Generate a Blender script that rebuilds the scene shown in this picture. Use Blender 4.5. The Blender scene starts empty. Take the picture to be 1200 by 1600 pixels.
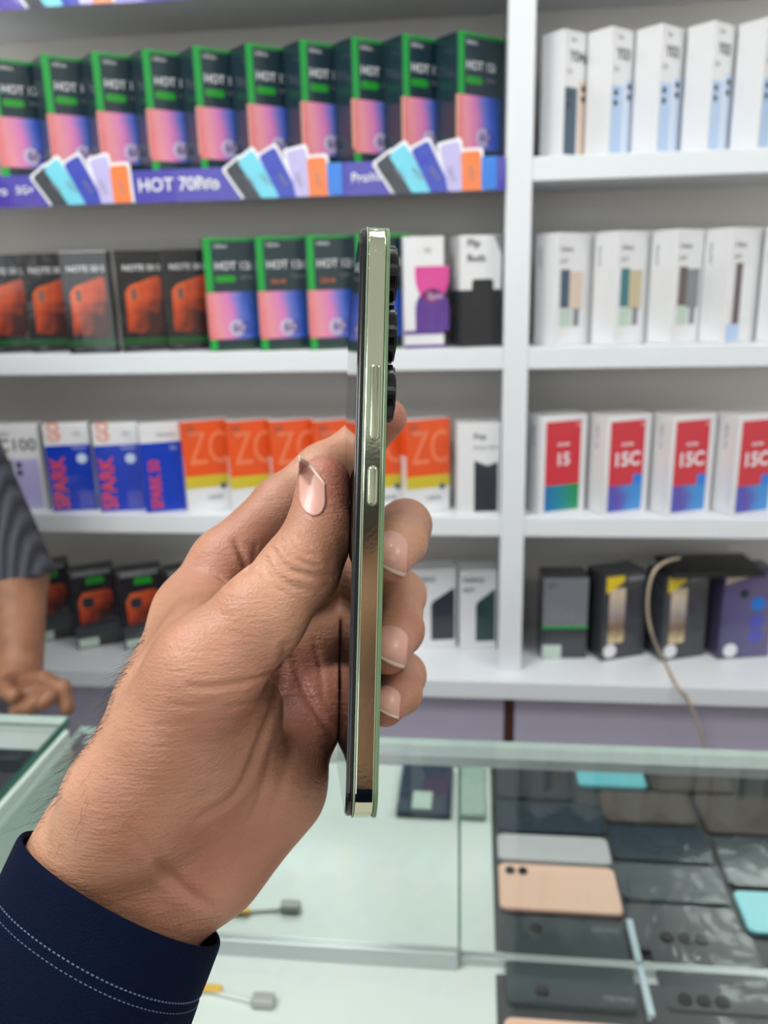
import bpy, bmesh, math, random
import numpy as np
from mathutils import Vector, Matrix
from mathutils.bvhtree import BVHTree
random.seed(7); np.random.seed(7)
S = bpy.context.scene
COL = S.collection

# ------------------------------------------------------------------ camera
FPX = 1300.0                       # focal length in pixels of the 1200x1600 frame
CAMZ = 1.40
PITCH, ROLL, YAW = math.radians(15.93), math.radians(-1.43), math.radians(6.51)
_fw = Vector((-math.sin(YAW)*math.cos(PITCH), math.cos(YAW)*math.cos(PITCH), -math.sin(PITCH)))
_r0 = Vector((math.cos(YAW), math.sin(YAW), 0)); _u0 = _r0.cross(_fw)
_r = math.cos(ROLL)*_r0 + math.sin(ROLL)*_u0
_u = -math.sin(ROLL)*_r0 + math.cos(ROLL)*_u0
CAMPOS = Vector((0, 0, CAMZ))
CM = Matrix(((_r.x, _u.x, -_fw.x, 0), (_r.y, _u.y, -_fw.y, 0), (_r.z, _u.z, -_fw.z, CAMZ), (0, 0, 0, 1)))
cd = bpy.data.cameras.new('camera'); cam = bpy.data.objects.new('camera', cd); COL.objects.link(cam)
cam.matrix_world = CM
cd.sensor_fit = 'VERTICAL'; cd.sensor_height = 36.0; cd.lens = FPX*36.0/1600
cd.clip_start = 0.01
cd.dof.use_dof = True; cd.dof.focus_distance = 0.235; cd.dof.aperture_fstop = 14.5
S.camera = cam

# ------------------------------------------------------------------ light
S.view_settings.view_transform = 'Standard'; S.view_settings.look = 'None'
S.view_settings.gamma = 1.0; S.view_settings.use_curve_mapping = False
S.view_settings.exposure = -0.50
w = bpy.data.worlds.new('world'); S.world = w; w.use_nodes = True
w.node_tree.nodes['Background'].inputs[0].default_value = (0.9, 0.95, 1.0, 1)
w.node_tree.nodes['Background'].inputs[1].default_value = 0.30
S.cycles.max_bounces = 8; S.cycles.glossy_bounces = 5; S.cycles.transparent_max_bounces = 12
S.cycles.caustics_reflective = False; S.cycles.caustics_refractive = False
S.cycles.sample_clamp_indirect = 4.0
CEIL = 2.75
PANELS = [(-0.85, 0.10, 0.60, 25), (1.30, 0.10, 0.60, 14), (-0.5, -1.7, 0.60, 14), (1.3, -1.7, 0.6, 10), (-1.9, -1.7, .6, 20)]
SPOTS = [(-0.55, 0.72, 4.0), (0.15, 0.70, 4.0), (0.95, 0.72, 4.0), (-1.3, 0.72, 4.0)]

# ------------------------------------------------------------------ helpers
def P(px, py, d):                  # pixel + depth along the axis -> camera space (x right, y up, -z ahead)
    return np.array([(px-600)*d/FPX, (800-py)*d/FPX, -d])
def W(px, py, d): return CM @ Vector(P(px, py, d))
def ray(px, py): return (CM.to_3x3() @ Vector(((px-600)/FPX, (800-py)/FPX, -1.0)))
def at_Y(px, py, Y):
    d = ray(px, py); return CAMPOS + d*(Y/d.y)
def at_Z(px, py, Z):
    d = ray(px, py); return CAMPOS + d*((Z-CAMZ)/d.z)
def lin(c): c = c/255.0; return c/12.92 if c <= 0.04045 else ((c+0.055)/1.055)**2.4
def C(r, g, b): return (lin(r), lin(g), lin(b), 1)

MATS = {}
def mat(name, col, rough=0.5, metal=0.0, spec=0.5, coat=0.0, bump=0.0, bscale=200.0, var=0.0, vscale=20.0, emit=None, trans=0, alpha=1, sss=0):
    if name in MATS: return MATS[name]
    m = bpy.data.materials.new(name); m.use_nodes = True; nt = m.node_tree; b = nt.nodes['Principled BSDF']
    b.inputs['Base Color'].default_value = col; b.inputs['Roughness'].default_value = rough
    b.inputs['Metallic'].default_value = metal; b.inputs['Specular IOR Level'].default_value = spec
    b.inputs['Coat Weight'].default_value = coat; b.inputs['Coat Roughness'].default_value = 0.06
    b.inputs['Transmission Weight'].default_value = trans; b.inputs['Alpha'].default_value = alpha
    b.inputs['Subsurface Weight'].default_value = sss
    if emit: b.inputs['Emission Color'].default_value = emit[0]; b.inputs['Emission Strength'].default_value = emit[1]
    tc = nt.nodes.new('ShaderNodeTexCoord')
    if var > 0:
        n = nt.nodes.new('ShaderNodeTexNoise'); n.inputs['Scale'].default_value = vscale; n.inputs['Detail'].default_value = 4
        nt.links.new(tc.outputs['Object'], n.inputs['Vector'])
        mx = nt.nodes.new('ShaderNodeMix'); mx.data_type = 'RGBA'; mx.blend_type = 'MULTIPLY'
        mx.inputs[6].default_value = col
        mr = nt.nodes.new('ShaderNodeMapRange'); mr.inputs[3].default_value = 1-var; mr.inputs[4].default_value = 1+var
        nt.links.new(n.outputs['Fac'], mr.inputs[0])
        mx.inputs[0].default_value = 1.0
        nt.links.new(mr.outputs[0], mx.inputs[7]); nt.links.new(mx.outputs[2], b.inputs['Base Color'])
    if bump > 0:
        n2 = nt.nodes.new('ShaderNodeTexNoise'); n2.inputs['Scale'].default_value = bscale; n2.inputs['Detail'].default_value = 3
        nt.links.new(tc.outputs['Object'], n2.inputs['Vector'])
        bp = nt.nodes.new('ShaderNodeBump'); bp.inputs['Strength'].default_value = bump; bp.inputs['Distance'].default_value = 0.001
        nt.links.new(n2.outputs['Fac'], bp.inputs['Height']); nt.links.new(bp.outputs[0], b.inputs['Normal'])
    if coat > .35:
        n3 = nt.nodes.new('ShaderNodeTexNoise'); n3.inputs['Scale'].default_value = 28; n3.inputs['Detail'].default_value = 2; nt.links.new(tc.outputs['Object'], n3.inputs['Vector'])
        b3 = nt.nodes.new('ShaderNodeBump'); b3.inputs['Strength'].default_value = .5; b3.inputs['Distance'].default_value = .006
        nt.links.new(n3.outputs['Fac'], b3.inputs['Height']); nt.links.new(b3.outputs[0], b.inputs['Coat Normal'])
    MATS[name] = m
    return m

def finish(bm, m, smooth=False):
    me = bpy.data.meshes.new('mesh'); bm.normal_update(); bm.to_mesh(me); bm.free()
    if m:
        for k in (m if isinstance(m, (list, tuple)) else [m]): me.materials.append(k)
    if smooth:
        for p in me.polygons: p.use_smooth = True
    return me
def add_box(bm, c, s, bev=0.0, seg=2, mi=0):
    r = bmesh.ops.create_cube(bm, size=1.0)
    vs = r['verts']
    bmesh.ops.scale(bm, vec=s, verts=vs); bmesh.ops.translate(bm, vec=c, verts=vs)
    if bev > 0:
        es = list({e for v in vs for e in v.link_edges})
        bmesh.ops.bevel(bm, geom=es, offset=bev, segments=seg, profile=0.5, affect='EDGES', clamp_overlap=True)
def box_mesh(c, s, m, bev=0.0, seg=2):
    bm = bmesh.new(); add_box(bm, c, s, bev, seg); return finish(bm, m)
def poly_plate(pts, t, m, y=0.0):  # outline in x/z, thickness along -y, front at y-t
    bm = bmesh.new()
    a = [bm.verts.new((p[0], y-t, p[1])) for p in pts]; b = [bm.verts.new((p[0], y, p[1])) for p in pts]
    n = len(pts)
    bm.faces.new(a); bm.faces.new(b[::-1])
    for i in range(n): bm.faces.new((a[i], b[i], b[(i+1) % n], a[(i+1) % n]))
    bmesh.ops.recalc_face_normals(bm, faces=bm.faces)
    return finish(bm, m)
def rrect(w, h, r, cx=0, cz=0, n=5):
    o = []
    for (sx, sz, a0) in ((1, 1, 0), (-1, 1, 90), (-1, -1, 180), (1, -1, 270)):
        for k in range(n+1):
            a = math.radians(a0+90*k/n)
            o.append((cx+sx*(w/2-r)+r*math.cos(a), cz+sz*(h/2-r)+r*math.sin(a)))
    return o
def circ(r, cx=0, cz=0, n=20): return [(cx+r*math.cos(2*math.pi*k/n), cz+r*math.sin(2*math.pi*k/n)) for k in range(n)]
_tx = {}
def text_mesh(s, size, m, bold=0.0, align='LEFT', ext=0.0002):
    key = (s, size, m.name, bold, align)
    if key in _tx: return _tx[key]
    cu = bpy.data.curves.new('txt', 'FONT'); cu.body = s; cu.size = size; cu.extrude = ext; cu.offset = bold*size
    cu.align_x = align; cu.align_y = 'CENTER'; cu.resolution_u = 3
    ob = bpy.data.objects.new('txt', cu); COL.objects.link(ob)
    dg = bpy.context.evaluated_depsgraph_get()
    me = bpy.data.meshes.new_from_object(ob.evaluated_get(dg))
    bpy.data.objects.remove(ob); bpy.data.curves.remove(cu)
    me.transform(Matrix.Rotation(math.pi/2, 4, 'X')); me.materials.clear(); me.materials.append(m)
    _tx[key] = me
    return me
def obj(name, me, parent=None, loc=(0, 0, 0), M=None, label=None):
    o = bpy.data.objects.new(name, me); COL.objects.link(o)
    if parent: o.parent = parent
    if M is not None: o.matrix_local = M
    else: o.location = loc
    if label: o['label'] = label
    return o
def tag(o, label, cat, group=None):
    o['label'] = label; o['category'] = cat
    if group: o['group'] = group
    return o
def thing(name, label, cat, loc=(0, 0, 0), rz=0, group=None, M=None):
    o = bpy.data.objects.new(name, None); COL.objects.link(o); o.empty_display_size = 0.02
    if M is not None: o.matrix_world = M
    else: o.location = loc; o.rotation_euler = (0, 0, rz)
    return tag(o, label, cat, group)
def struct(o): o['kind'] = 'structure'; return o
def T(x=0, y=0, z=0, rx=0, ry=0, rz=0):
    return Matrix.Translation((x, y, z)) @ Matrix.Rotation(rz, 4, 'Z') @ Matrix.Rotation(ry, 4, 'Y') @ Matrix.Rotation(rx, 4, 'X')
def tube(pts, r, m, n=8, closed=False):
    bm = bmesh.new(); rings = []
    pts = [Vector(p) for p in pts]
    for i, p in enumerate(pts):
        t = (pts[min(i+1, len(pts)-1)]-pts[max(i-1, 0)]).normalized()
        a = t.orthogonal().normalized() if i == 0 else (rings[-1][1]-t*rings[-1][1].dot(t)).normalized()
        b = t.cross(a); rr = r[i] if isinstance(r, (list, tuple)) else r
        rings.append(([bm.verts.new(p+a*rr*math.cos(2*math.pi*k/n)+b*rr*math.sin(2*math.pi*k/n)) for k in range(n)], a))
    for i in range(len(rings)-1):
        for k in range(n):
            bm.faces.new((rings[i][0][k], rings[i][0][(k+1) % n], rings[i+1][0][(k+1) % n], rings[i+1][0][k]))
    bm.faces.new(rings[0][0][::-1]); bm.faces.new(rings[-1][0])
    bmesh.ops.recalc_face_normals(bm, faces=bm.faces)
    return finish(bm, m, True)
def spline(pts, n=8):
    pts = [Vector(p) for p in pts]; o = []
    for i in range(len(pts)-1):
        p0, p1, p2, p3 = pts[max(i-1, 0)], pts[i], pts[i+1], pts[min(i+2, len(pts)-1)]
        for k in range(n):
            t = k/n
            o.append(0.5*((2*p1)+(p2-p0)*t+(2*p0-5*p1+4*p2-p3)*t*t+(3*p1-p0-3*p2+p3)*t**3))
    return o+[pts[-1]]

# ------------------------------------------------------------------ materials
white_lam = mat('white_laminate', C(222, 226, 230), 0.35, var=0.02, vscale=6)
grey_lam = mat('grey_laminate', C(226, 221, 214), 0.5, var=0.05, vscale=5)
lav = mat('lavender_laminate', C(176, 172, 190), 0.45, var=0.03, vscale=5)
brownm = mat('brown_wood', C(74, 40, 28), 0.5, var=0.2, vscale=40)
wallm = mat('painted_wall', C(232, 232, 226), 0.7, var=0.03, vscale=3)
ceilm = mat('ceiling_paint', C(238, 238, 234), 0.8, var=0.02, vscale=3)
floorm = mat('floor_tile', C(205, 200, 192), 0.3, var=0.08, vscale=4)
woodwall = mat('wood_wall_panel', C(150, 112, 80), 0.5, var=0.2, vscale=8)
alu = mat('aluminium', C(196, 200, 202), 0.3, metal=0.7, var=0.04, vscale=30)
carton_w = mat('white_carton', C(226, 226, 228), 0.28, coat=0.5, var=0.015, vscale=9)
carton_teal = mat('dark_teal_carton', C(22, 48, 58), 0.22, coat=0.6, var=0.1, vscale=14)
carton_blk = mat('black_carton', C(30, 29, 32), 0.25, coat=0.6, var=0.15, vscale=14)
carton_char = mat('charcoal_carton', C(58, 60, 66), 0.25, coat=0.5, var=0.1, vscale=14)
carton_or = mat('orange_carton', C(232, 84, 26), 0.3, coat=0.5, var=0.04, vscale=14)
carton_pur = mat('purple_carton', C(72, 66, 98), 0.25, coat=0.6, var=0.12, vscale=14)
carton_gry = mat('grey_carton', C(120, 124, 130), 0.3, coat=0.4, var=0.05, vscale=14)
pr = {k: mat('print_'+k, c, 0.3, coat=0.4, var=0.05, vscale=25) for k, c in dict(
    green=C(10, 160, 60), pill=C(24, 150, 36), dgreen=C(20, 78, 34), orange=C(222, 92, 44), spark=C(226, 70, 62), blue=C(8, 56, 180),
    red=C(205, 40, 58), teal=C(10, 120, 150), indigo=C(66, 52, 160), yellow=C(206, 186, 50), dark=C(44, 48, 58), black=C(22, 24, 28),
    pink=C(214, 70, 150), purple=C(92, 52, 140), sky=C(178, 202, 234), cream=C(216, 196, 180), tealp=C(52, 116, 124), slate=C(60, 84, 104),
    brown=C(96, 84, 82), gold=C(196, 184, 150), lilac=C(186, 178, 224), white=C(232, 232, 236), grey=C(130, 132, 138), cyan=C(110, 204, 224),
    royal=C(44, 62, 176), orange2=C(236, 122, 56), azure=C(36, 120, 214), dteal=C(24, 58, 62), mint=C(188, 206, 194), pale=C(206, 220, 240),
    bluepurp=C(78, 84, 180), peach=C(222, 176, 150), warmgrey=C(150, 140, 134), lav2=C(200, 190, 214), redor=C(214, 96, 50), zc=C(238, 132, 90), yel2=C(236, 204, 30)).items()}

def ramp_mat(name, stops, vec_expr, rough=0.25, coat=0.5, noise=0.15, nscale=3.0):
    m = bpy.data.materials.new(name); m.use_nodes = True; nt = m.node_tree; b = nt.nodes['Principled BSDF']
    b.inputs['Roughness'].default_value = rough; b.inputs['Coat Weight'].default_value = coat
    tc = nt.nodes.new('ShaderNodeTexCoord'); dp = nt.nodes.new('ShaderNodeVectorMath'); dp.operation = 'DOT_PRODUCT'
    nt.links.new(tc.outputs['Generated'], dp.inputs[0]); dp.inputs[1].default_value = vec_expr
    n = nt.nodes.new('ShaderNodeTexNoise'); n.inputs['Scale'].default_value = nscale
    nt.links.new(tc.outputs['Generated'], n.inputs['Vector'])
    ma = nt.nodes.new('ShaderNodeMath'); ma.operation = 'MULTIPLY_ADD'; ma.inputs[1].default_value = noise
    nt.links.new(n.outputs['Fac'], ma.inputs[0]); nt.links.new(dp.outputs['Value'], ma.inputs[2])
    cr = nt.nodes.new('ShaderNodeValToRGB'); nt.links.new(ma.outputs[0], cr.inputs[0])
    el = cr.color_ramp.elements
    while len(el) < len(stops): el.new(0.5)
    for e, (p, c) in zip(el, stops): e.position = p; e.color = c
    nt.links.new(cr.outputs[0], b.inputs['Base Color'])
    return m
m_pinkblue = ramp_mat('pink_blue_picture', [(0.05, C(226, 108, 110)), (0.28, C(232, 150, 160)), (0.5, C(222, 130, 190)), (0.68, C(104, 120, 210)), (0.85, C(40, 84, 190)), (1.0, C(16, 66, 120))], (0.95, 0, 0.06))
m_orangephone = ramp_mat('orange_picture', [(0.1, C(60, 26, 22)), (0.4, C(190, 70, 32)), (0.65, C(224, 100, 50)), (0.95, C(232, 130, 70))], (-0.45, 0, 0.55), noise=0.5, nscale=4)
m_redmiblue = ramp_mat('blue_picture', [(0.1, C(50, 90, 190)), (0.5, C(90, 70, 170)), (0.9, C(60, 140, 210))], (0.9, 0, 0.1), noise=0.4)
m_tealgreen = ramp_mat('teal_green_picture', [(0.1, C(10, 110, 180)), (0.5, C(10, 130, 150)), (0.9, C(10, 140, 80))], (0.9, 0, 0.1), noise=0.1)
m_goldpic = ramp_mat('gold_picture', [(0.1, C(226, 206, 160)), (0.35, C(120, 90, 66)), (0.6, C(170, 160, 156)), (0.9, C(220, 200, 176))], (0, 0, 0.9), noise=0.2)
m_purpic = ramp_mat('purple_picture', [(0.1, C(60, 56, 90)), (0.5, C(92, 86, 130)), (0.9, C(110, 100, 140))], (0.5, 0, 0.5), noise=0.3)
m_indigo = ramp_mat('indigo_strip', [(0.1, C(66, 50, 150)), (0.5, C(84, 62, 160)), (0.9, C(66, 58, 166))], (2.0, 0, 0.4), noise=0.8, nscale=9)

# ------------------------------------------------------------------ room shell
YF = 1.30                # front plane of the shelves
YB = 1.50                # back panel of the shelves
ZA, ZB, ZC, ZD = CAMZ+.157, CAMZ-.112, CAMZ-.381, CAMZ-.652   # tops of the boards
ZT = ZA+.269
TH = .033
XL, XR = -1.75, 1.60
struct(obj('floor', box_mesh((0, -.9, -.03), (5.2, 5.2, .06), floorm)))
struct(obj('ceiling', box_mesh((0, -.9, CEIL+.03), (5.2, 5.2, .06), ceilm)))
struct(obj('wall_back', box_mesh((0, 1.60, CEIL/2), (5.2, .06, CEIL), wallm)))
struct(obj('wall_left', box_mesh((-2.6, -.9, CEIL/2), (.06, 5.0, CEIL), wallm)))
struct(obj('wall_right', box_mesh((2.6, -.9, CEIL/2), (.06, 5.0, CEIL), wallm)))
struct(obj('wall_front', box_mesh((0, -3.4, CEIL/2), (5.2, .06, CEIL), wallm)))
wn = struct(obj('fill_panel_1', box_mesh((-.3, -3.362, 1.55), (3.6, .012, 1.7), mat('fill_panel_glow', (.8, .85, .9, 1), .2, emit=((.90, .96, 1.0, 1), 1.8)))))  # added glowing panel with frame bars, unseen, brightens the shelf back panels
for _x in (-2.1, -.9, .3, 1.5): obj('fill_panel_frame', box_mesh((_x, -3.35, 1.55), (.05, .03, 1.76), mat('white_frame', C(220, 220, 220), .5), .003), wn)
for _z in (.69, 2.41): obj('fill_panel_frame', box_mesh((-.3, -3.35, _z), (3.65, .03, .05), mat('white_frame', C(220, 220, 220), .5), .003), wn)
struct(obj('trim_1', box_mesh((0, -3.355, .32), (5.1, .03, .64), woodwall)))

# ceiling lamps
lampw = mat('lamp_housing', C(235, 235, 235), 0.4)
lampe = mat('lamp_diffuser', (1, 1, 1, 1), 0.4, emit=((1, .98, .95, 1), 6.0))
NW = ['beside the left wall', 'over the right of the shop', 'at the rear of the shop near the middle', 'at the rear right of the shop', 'at the rear left of the shop']
for i, (x, y, s, p) in enumerate(PANELS):
    t = thing('ceiling_light', 'square white ceiling light panel '+NW[i], 'light', (x, y, CEIL-.04), group='square ceiling panels')
    obj('housing', box_mesh((0, 0, .02), (s+.05, s+.05, .039), lampw, .004), t)
    obj('diffuser', box_mesh((0, 0, -.002), (s, s, .006), lampe), t)
    ld = bpy.data.lights.new('lamp_light', 'AREA'); ld.shape = 'SQUARE'; ld.size = s; ld.energy = p; ld.color = (.98, .99, 1.0)
    lo = bpy.data.objects.new('lamp_light', ld); COL.objects.link(lo); lo.parent = t; lo.location = (0, 0, -.012)
NS = ['left of centre', 'nearest the pillar', 'above the right bay', 'above the left bay']
for i, (x, y, p) in enumerate(SPOTS):
    t = thing('ceiling_spotlight', 'small round ceiling spotlight '+NS[i], 'light', (x, y, CEIL-.03), group='round spotlights')
    bm = bmesh.new(); bmesh.ops.create_cone(bm, cap_ends=True, segments=24, radius1=.06, radius2=.06, depth=.028)
    bmesh.ops.translate(bm, vec=(0, 0, .015), verts=bm.verts)
    obj('housing', finish(bm, lampw), t)
    bm = bmesh.new(); bmesh.ops.create_cone(bm, cap_ends=True, segments=24, radius1=.045, radius2=.045, depth=.004)
    obj('diffuser', finish(bm, lampe), t)
    ld = bpy.data.lights.new('spot_light', 'AREA'); ld.shape = 'DISK'; ld.size = .09; ld.energy = p; ld.color = (.98, .99, 1.0)
    lo = bpy.data.objects.new('spot_light', ld); COL.objects.link(lo); lo.parent = t; lo.location = (0, 0, -.01)

# ------------------------------------------------------------------ shelving unit
PX0, PX1 = .0411, .0789          # pillar
sh = thing('display_shelving', 'white laminate wall shelving with grey back panel and two bays', 'shelving', (0, YF, 0))
def shp(name, x0, x1, y0, y1, z0, z1, m, bev=.0015): return obj(name, box_mesh(((x0+x1)/2, (y0+y1)/2-YF, (z0+z1)/2), (x1-x0, y1-y0, z1-z0), m, bev), sh)
shp('back_panel', XL, XR, YB, YB+.015, ZD, 2.35, grey_lam)
shp('upright', PX0, PX1, YF, YB, ZD+.0005, 2.35, white_lam)
shp('upright', XL-.035, XL, YF, YB, ZD+.0005, 2.35, white_lam)
shp('upright', XR, XR+.035, YF, YB, ZD+.0005, 2.35, white_lam)
for z in (ZT, ZA, ZB, ZC):
    shp('shelf', XL, PX0, YF+.001, YB, z-TH, z, white_lam)
    shp('shelf', PX1, XR, YF+.001, YB, z-TH, z, white_lam)
YL = 1.300 * (ZD-CAMZ)/(-.674)   # the ledge stands proud
shp('ledge', XL-.035, XR+.035, YL, YB+.015, ZD-TH, ZD, white_lam)
XP0, XP1 = at_Y(787, 1120, YL+.03).x, at_Y(803, 1120, YL+.03).x
shp('drawer_front', XP1, .80, YL+.02, YL+.04, .20, ZD-TH-.004, lav)
shp('drawer_front', .805, XR, YL+.02, YL+.04, .20, ZD-TH-.004, lav)
shp('drawer_front', -.80, XP0, YL+.02, YL+.04, .20, ZD-TH-.004, lav)
shp('drawer_front', XL, -.805, YL+.02, YL+.04, .20, ZD-TH-.004, lav)
shp('post', XP0+.0005, XP1-.0005, YL+.024, YL+.05, .10, ZD-TH-.001, brownm)
shp('plinth', XL, XR, YL+.05, YB, .0, .198, brownm)

# ------------------------------------------------------------------ cartons
def plate(x0, x1, z0, z1, d, m, t=.0004, r=0.0):
    return poly_plate(rrect(x1-x0, z1-z0, r, (x0+x1)/2, (z0+z1)/2) if r > 0 else [(x0, z0), (x1, z0), (x1, z1), (x0, z1)], t, m, -d/2)
def sideplate(y0, y1, z0, z1, w, m, t=.0004, r=0):       # on the left side face (x = -w/2)
    me = poly_plate(rrect(y1-y0, z1-z0, r, -(y0+y1)/2, (z0+z1)/2) if r > 0 else [(-y1, z0), (-y0, z0), (-y0, z1), (-y1, z1)], t, m, 0)
    me.transform(Matrix.Translation((-w/2, 0, 0)) @ Matrix.Rotation(-math.pi/2, 4, 'Z')); return me
def txt(s, size, m, x, z, d, bold=0.0, align='LEFT', rot=0, lift=.0006, sx=1.0):
    return (text_mesh(s, size, pr[m], bold, align), T(x, -d/2-lift, z) @ Matrix.Rotation(-rot, 4, 'Y') @ Matrix.Diagonal((sx, 1, 1, 1)))
I4 = Matrix.Identity(4)
def carton(w, d, h, m): return ('carton', box_mesh((0, 0, h/2), (w, d, h), m, .0012), I4)

def k_green(w=.094, d=.049, h=.172, pill=True):
    p = [carton(w, d, h, carton_teal)]
    p += [('green_stripe', plate(-w/2, -w/2+.011, h*.53, h, d, pr['green']), I4), ('green_stripe', plate(-w/2, -w/2+.011, .001, h*.105, d, pr['green']), I4),
          ('green_edge', plate(-w/2+.011, w/2, h-.0045, h, d, pr['green']), I4), ('green_edge', plate(-w/2+.011, w/2, .001, .005, d, pr['dgreen']), I4),
          ('picture', plate(-w/2, w/2-.007, h*.107, h*.527, d, m_pinkblue), I4),
          ('picture', sideplate(-d/2, -d/2+.004, h*.14, h*.527, w, pr['peach']), I4),
          ('lettering',)+txt('Infinix', .0085, 'white', -w/2+.016, h*.93, d),
          ('lettering',)+txt('HOT 12i', .0165, 'white', -w/2+.015, h*.755, d, .01, sx=.95),
          ('lettering',)+txt('128+4', .008, 'grey', -w/2+.052, h*.655, d),
          ('logo', poly_plate(circ(.0125, w/2-.046, h*.205), .0004, pr['lav2'], -d/2-.0004), I4),
          ('lettering',)+txt('6C', .021, 'purple', w/2-.053, h*.205, d, .012, lift=.0012)]
    if pill: p.append(('green_label', plate(-w/2+.015, -w/2+.047, h*.615, h*.675, d, pr['pill'], r=.004), I4))
    else: p.append(('lettering',)+txt('256+8', .009, 'orange2', -w/2+.02, h*.61, d))
    return p
def k_note(w=.076, d=.020, h=.158):
    z = h
    pts = [(-w*.36, z*.2), (w*.30, z*.16), (w*.42, z*.30), (w*.40, z*.74), (w*.32, z*.75), (-w*.24, z*.66), (-w*.34, z*.60)]
    return [carton(w, d, h, carton_blk), ('picture', poly_plate(pts, .0004, m_orangephone, -d/2), I4),
            ('camera_print', plate(-w*.22, -w*.12, z*.52, z*.63, d, pr['brown'], t=.0008, r=.003), I4),
            ('green_stripe', plate(-w/2, w/2, z*.075, z*.135, d, pr['dgreen']), I4),
            ('lettering',)+txt('NOTE 50 S', .0125, 'white', -w*.36, z*.83, d, .012), ('lettering',)+txt('Infinix', .006, 'grey', -w*.36, z*.045, d)]
def k_y(w=.088, d=.042, h=.166, t='Y03', m1='sky'):
    return [carton(w, d, h, carton_w), ('lettering',)+txt(t, .021, 'dark', -w/2+.012, h*.80, d, .004, sx=.9), ('lettering',)+txt('vivo', .007, 'grey', -w/2+.014, h*.93, d),
            ('phone_print', plate(-w/2+.004, -w/2+.030, .004, h*.56, d, pr[m1], r=.003), I4), ('phone_print', plate(-w/2+.033, -w/2+.060, .004, h*.62, d, pr['pale' if m1 == 'sky' else 'cream'], r=.003), I4)] + \
           [('lens_print', poly_plate(circ(.0045, -w/2+xx, h*zz), .0009, pr['dark'], -d/2), I4) for xx, zz in ((.013, .50), (.013, .42), (.043, .56), (.043, .48))] + \
           [('lettering',)+txt('1+', .012, 'grey', -w/2+.006, h*.68, d)]
def k_galr(w=.085, d=.046, h=.165, a='slate', b='cream', tall=False):
    p = [carton(w, d, h, carton_w), ('lettering',)+txt('Galaxy', .0095, 'grey', -w/2+.008, h*.86, d), ('lettering',)+txt('A17', .0095, 'grey', -w/2+.008, h*.755, d)]
    if tall: p += [('phone_print', plate(-w/2+.014, -w/2+.030, h*.16, h*.70, d, pr[a], r=.002), I4), ('phone_print', plate(-w/2+.030, -w/2+.052, h*.22, h*.66, d, pr[b], r=.003), I4),
                   ('price_tag', plate(-w/2+.002, -w/2+.032, h*.02, h*.17, d, pr['sky'], t=.0007), I4)]
    else: p += [('phone_print', plate(-w/2+.010, -w/2+.028, h*.34, h*.68, d, pr[a]), I4), ('phone_print', plate(-w/2+.028, -w/2+.055, h*.32, h*.66, d, pr[b]), I4),
                ('spec_print', plate(-w/2+.010, -w/2+.034, h*.17, h*.33, d, pr['mint']), I4), ('spec_print', plate(-w/2+.038, -w/2+.05, h*.17, h*.33, d, pr['grey']), I4)]
    p += [('lettering', text_mesh('GALAXY', .008, pr['grey'], 0, 'LEFT'), T(-w/2-.0006, d*.25, h*.88, 0, 0, -math.pi/2) @ Matrix.Rotation(math.pi/2, 4, 'Y'))]
    return p
def k_redmi(w=.082, d=.050, h=.160, t='15C', c15=True):
    x0, x1 = -w/2+.008, w/2-.012
    p = [carton(w, d, h, carton_w), ('red_panel', plate(x0, x1, h*.27, h*.945, d, pr['red']), I4),
         ('picture', plate(x0, x1, h*.03, h*.30, d, m_redmiblue if c15 else m_tealgreen, t=.0006), I4),
         ('lettering',)+txt('REDMI', .0075, 'white', (x0+x1)/2, h*.71, d, .01, 'CENTER'), ('lettering',)+txt(t, .031 if c15 else .028, 'white', (x0+x1)/2, h*.555, d, .025, 'CENTER', sx=.95),
         ('lettering',)+txt('mi', .007, 'white', x1-.008, h*.90, d),
         ('lettering', text_mesh('REDMI 15C' if c15 else 'REDMI 15', .008, pr['grey'], 0, 'LEFT'), T(-w/2-.0006, 0, h*.9, 0, 0, -math.pi/2) @ Matrix.Rotation(math.pi/2, 4, 'Y'))]
    if c15: p.append(('picture_step', plate(x1-.018, x1, h*.30, h*.40, d, pr['azure'], t=.0006), I4))
    return p
def k_spark(w=.074, d=.022, h=.152, white_top=.24):
    return [carton(w, d, h, carton_w), ('blue_panel', plate(-w/2, w/2, .0008, h*(1-white_top), d, pr['blue']), I4),
            ('lettering',)+txt('SPARK', .034, 'spark', -w/2+.018, h*.03, d, .02, 'LEFT', math.pi/2, sx=.92),
            ('lettering',)+txt('GO', .028, 'orange2', -w/2+.018, h*.80, d, .01, 'LEFT', math.pi/2, sx=.8),
            ('lettering',)+txt('4G', .010, 'grey', w*.14, h*.88, d), ('lettering',)+txt('TECNO', .007, 'pale', w*.08, h*.72, d),
            ('badge', poly_plate(circ(.0085, w*.28, h*.60), .0008, pr['pale'], -d/2), I4), ('spec_print', plate(w*.12, w*.46, h*.03, h*.22, d, pr['bluepurp'], t=.0008), I4)]
def k_spark2(w=.066, d=.03, h=.152):
    return [carton(w, d, h, carton_w), ('blue_panel', plate(-w/2, w/2, .0008, h*.79, d, pr['blue']), I4), ('blue_panel', sideplate(-d/2, d/2, .0008, h*.79, w, pr['blue']), I4),
            ('lettering',)+txt('SPARK 50', .026, 'spark', -w/2+.020, h*.04, d, .02, 'LEFT', math.pi/2, sx=.78), ('lettering',)+txt('TECNO', .009, 'grey', -w*.1, h*.87, d), ('lettering',)+txt('5G', .009, 'pale', w*.22, h*.72, d)]
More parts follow.
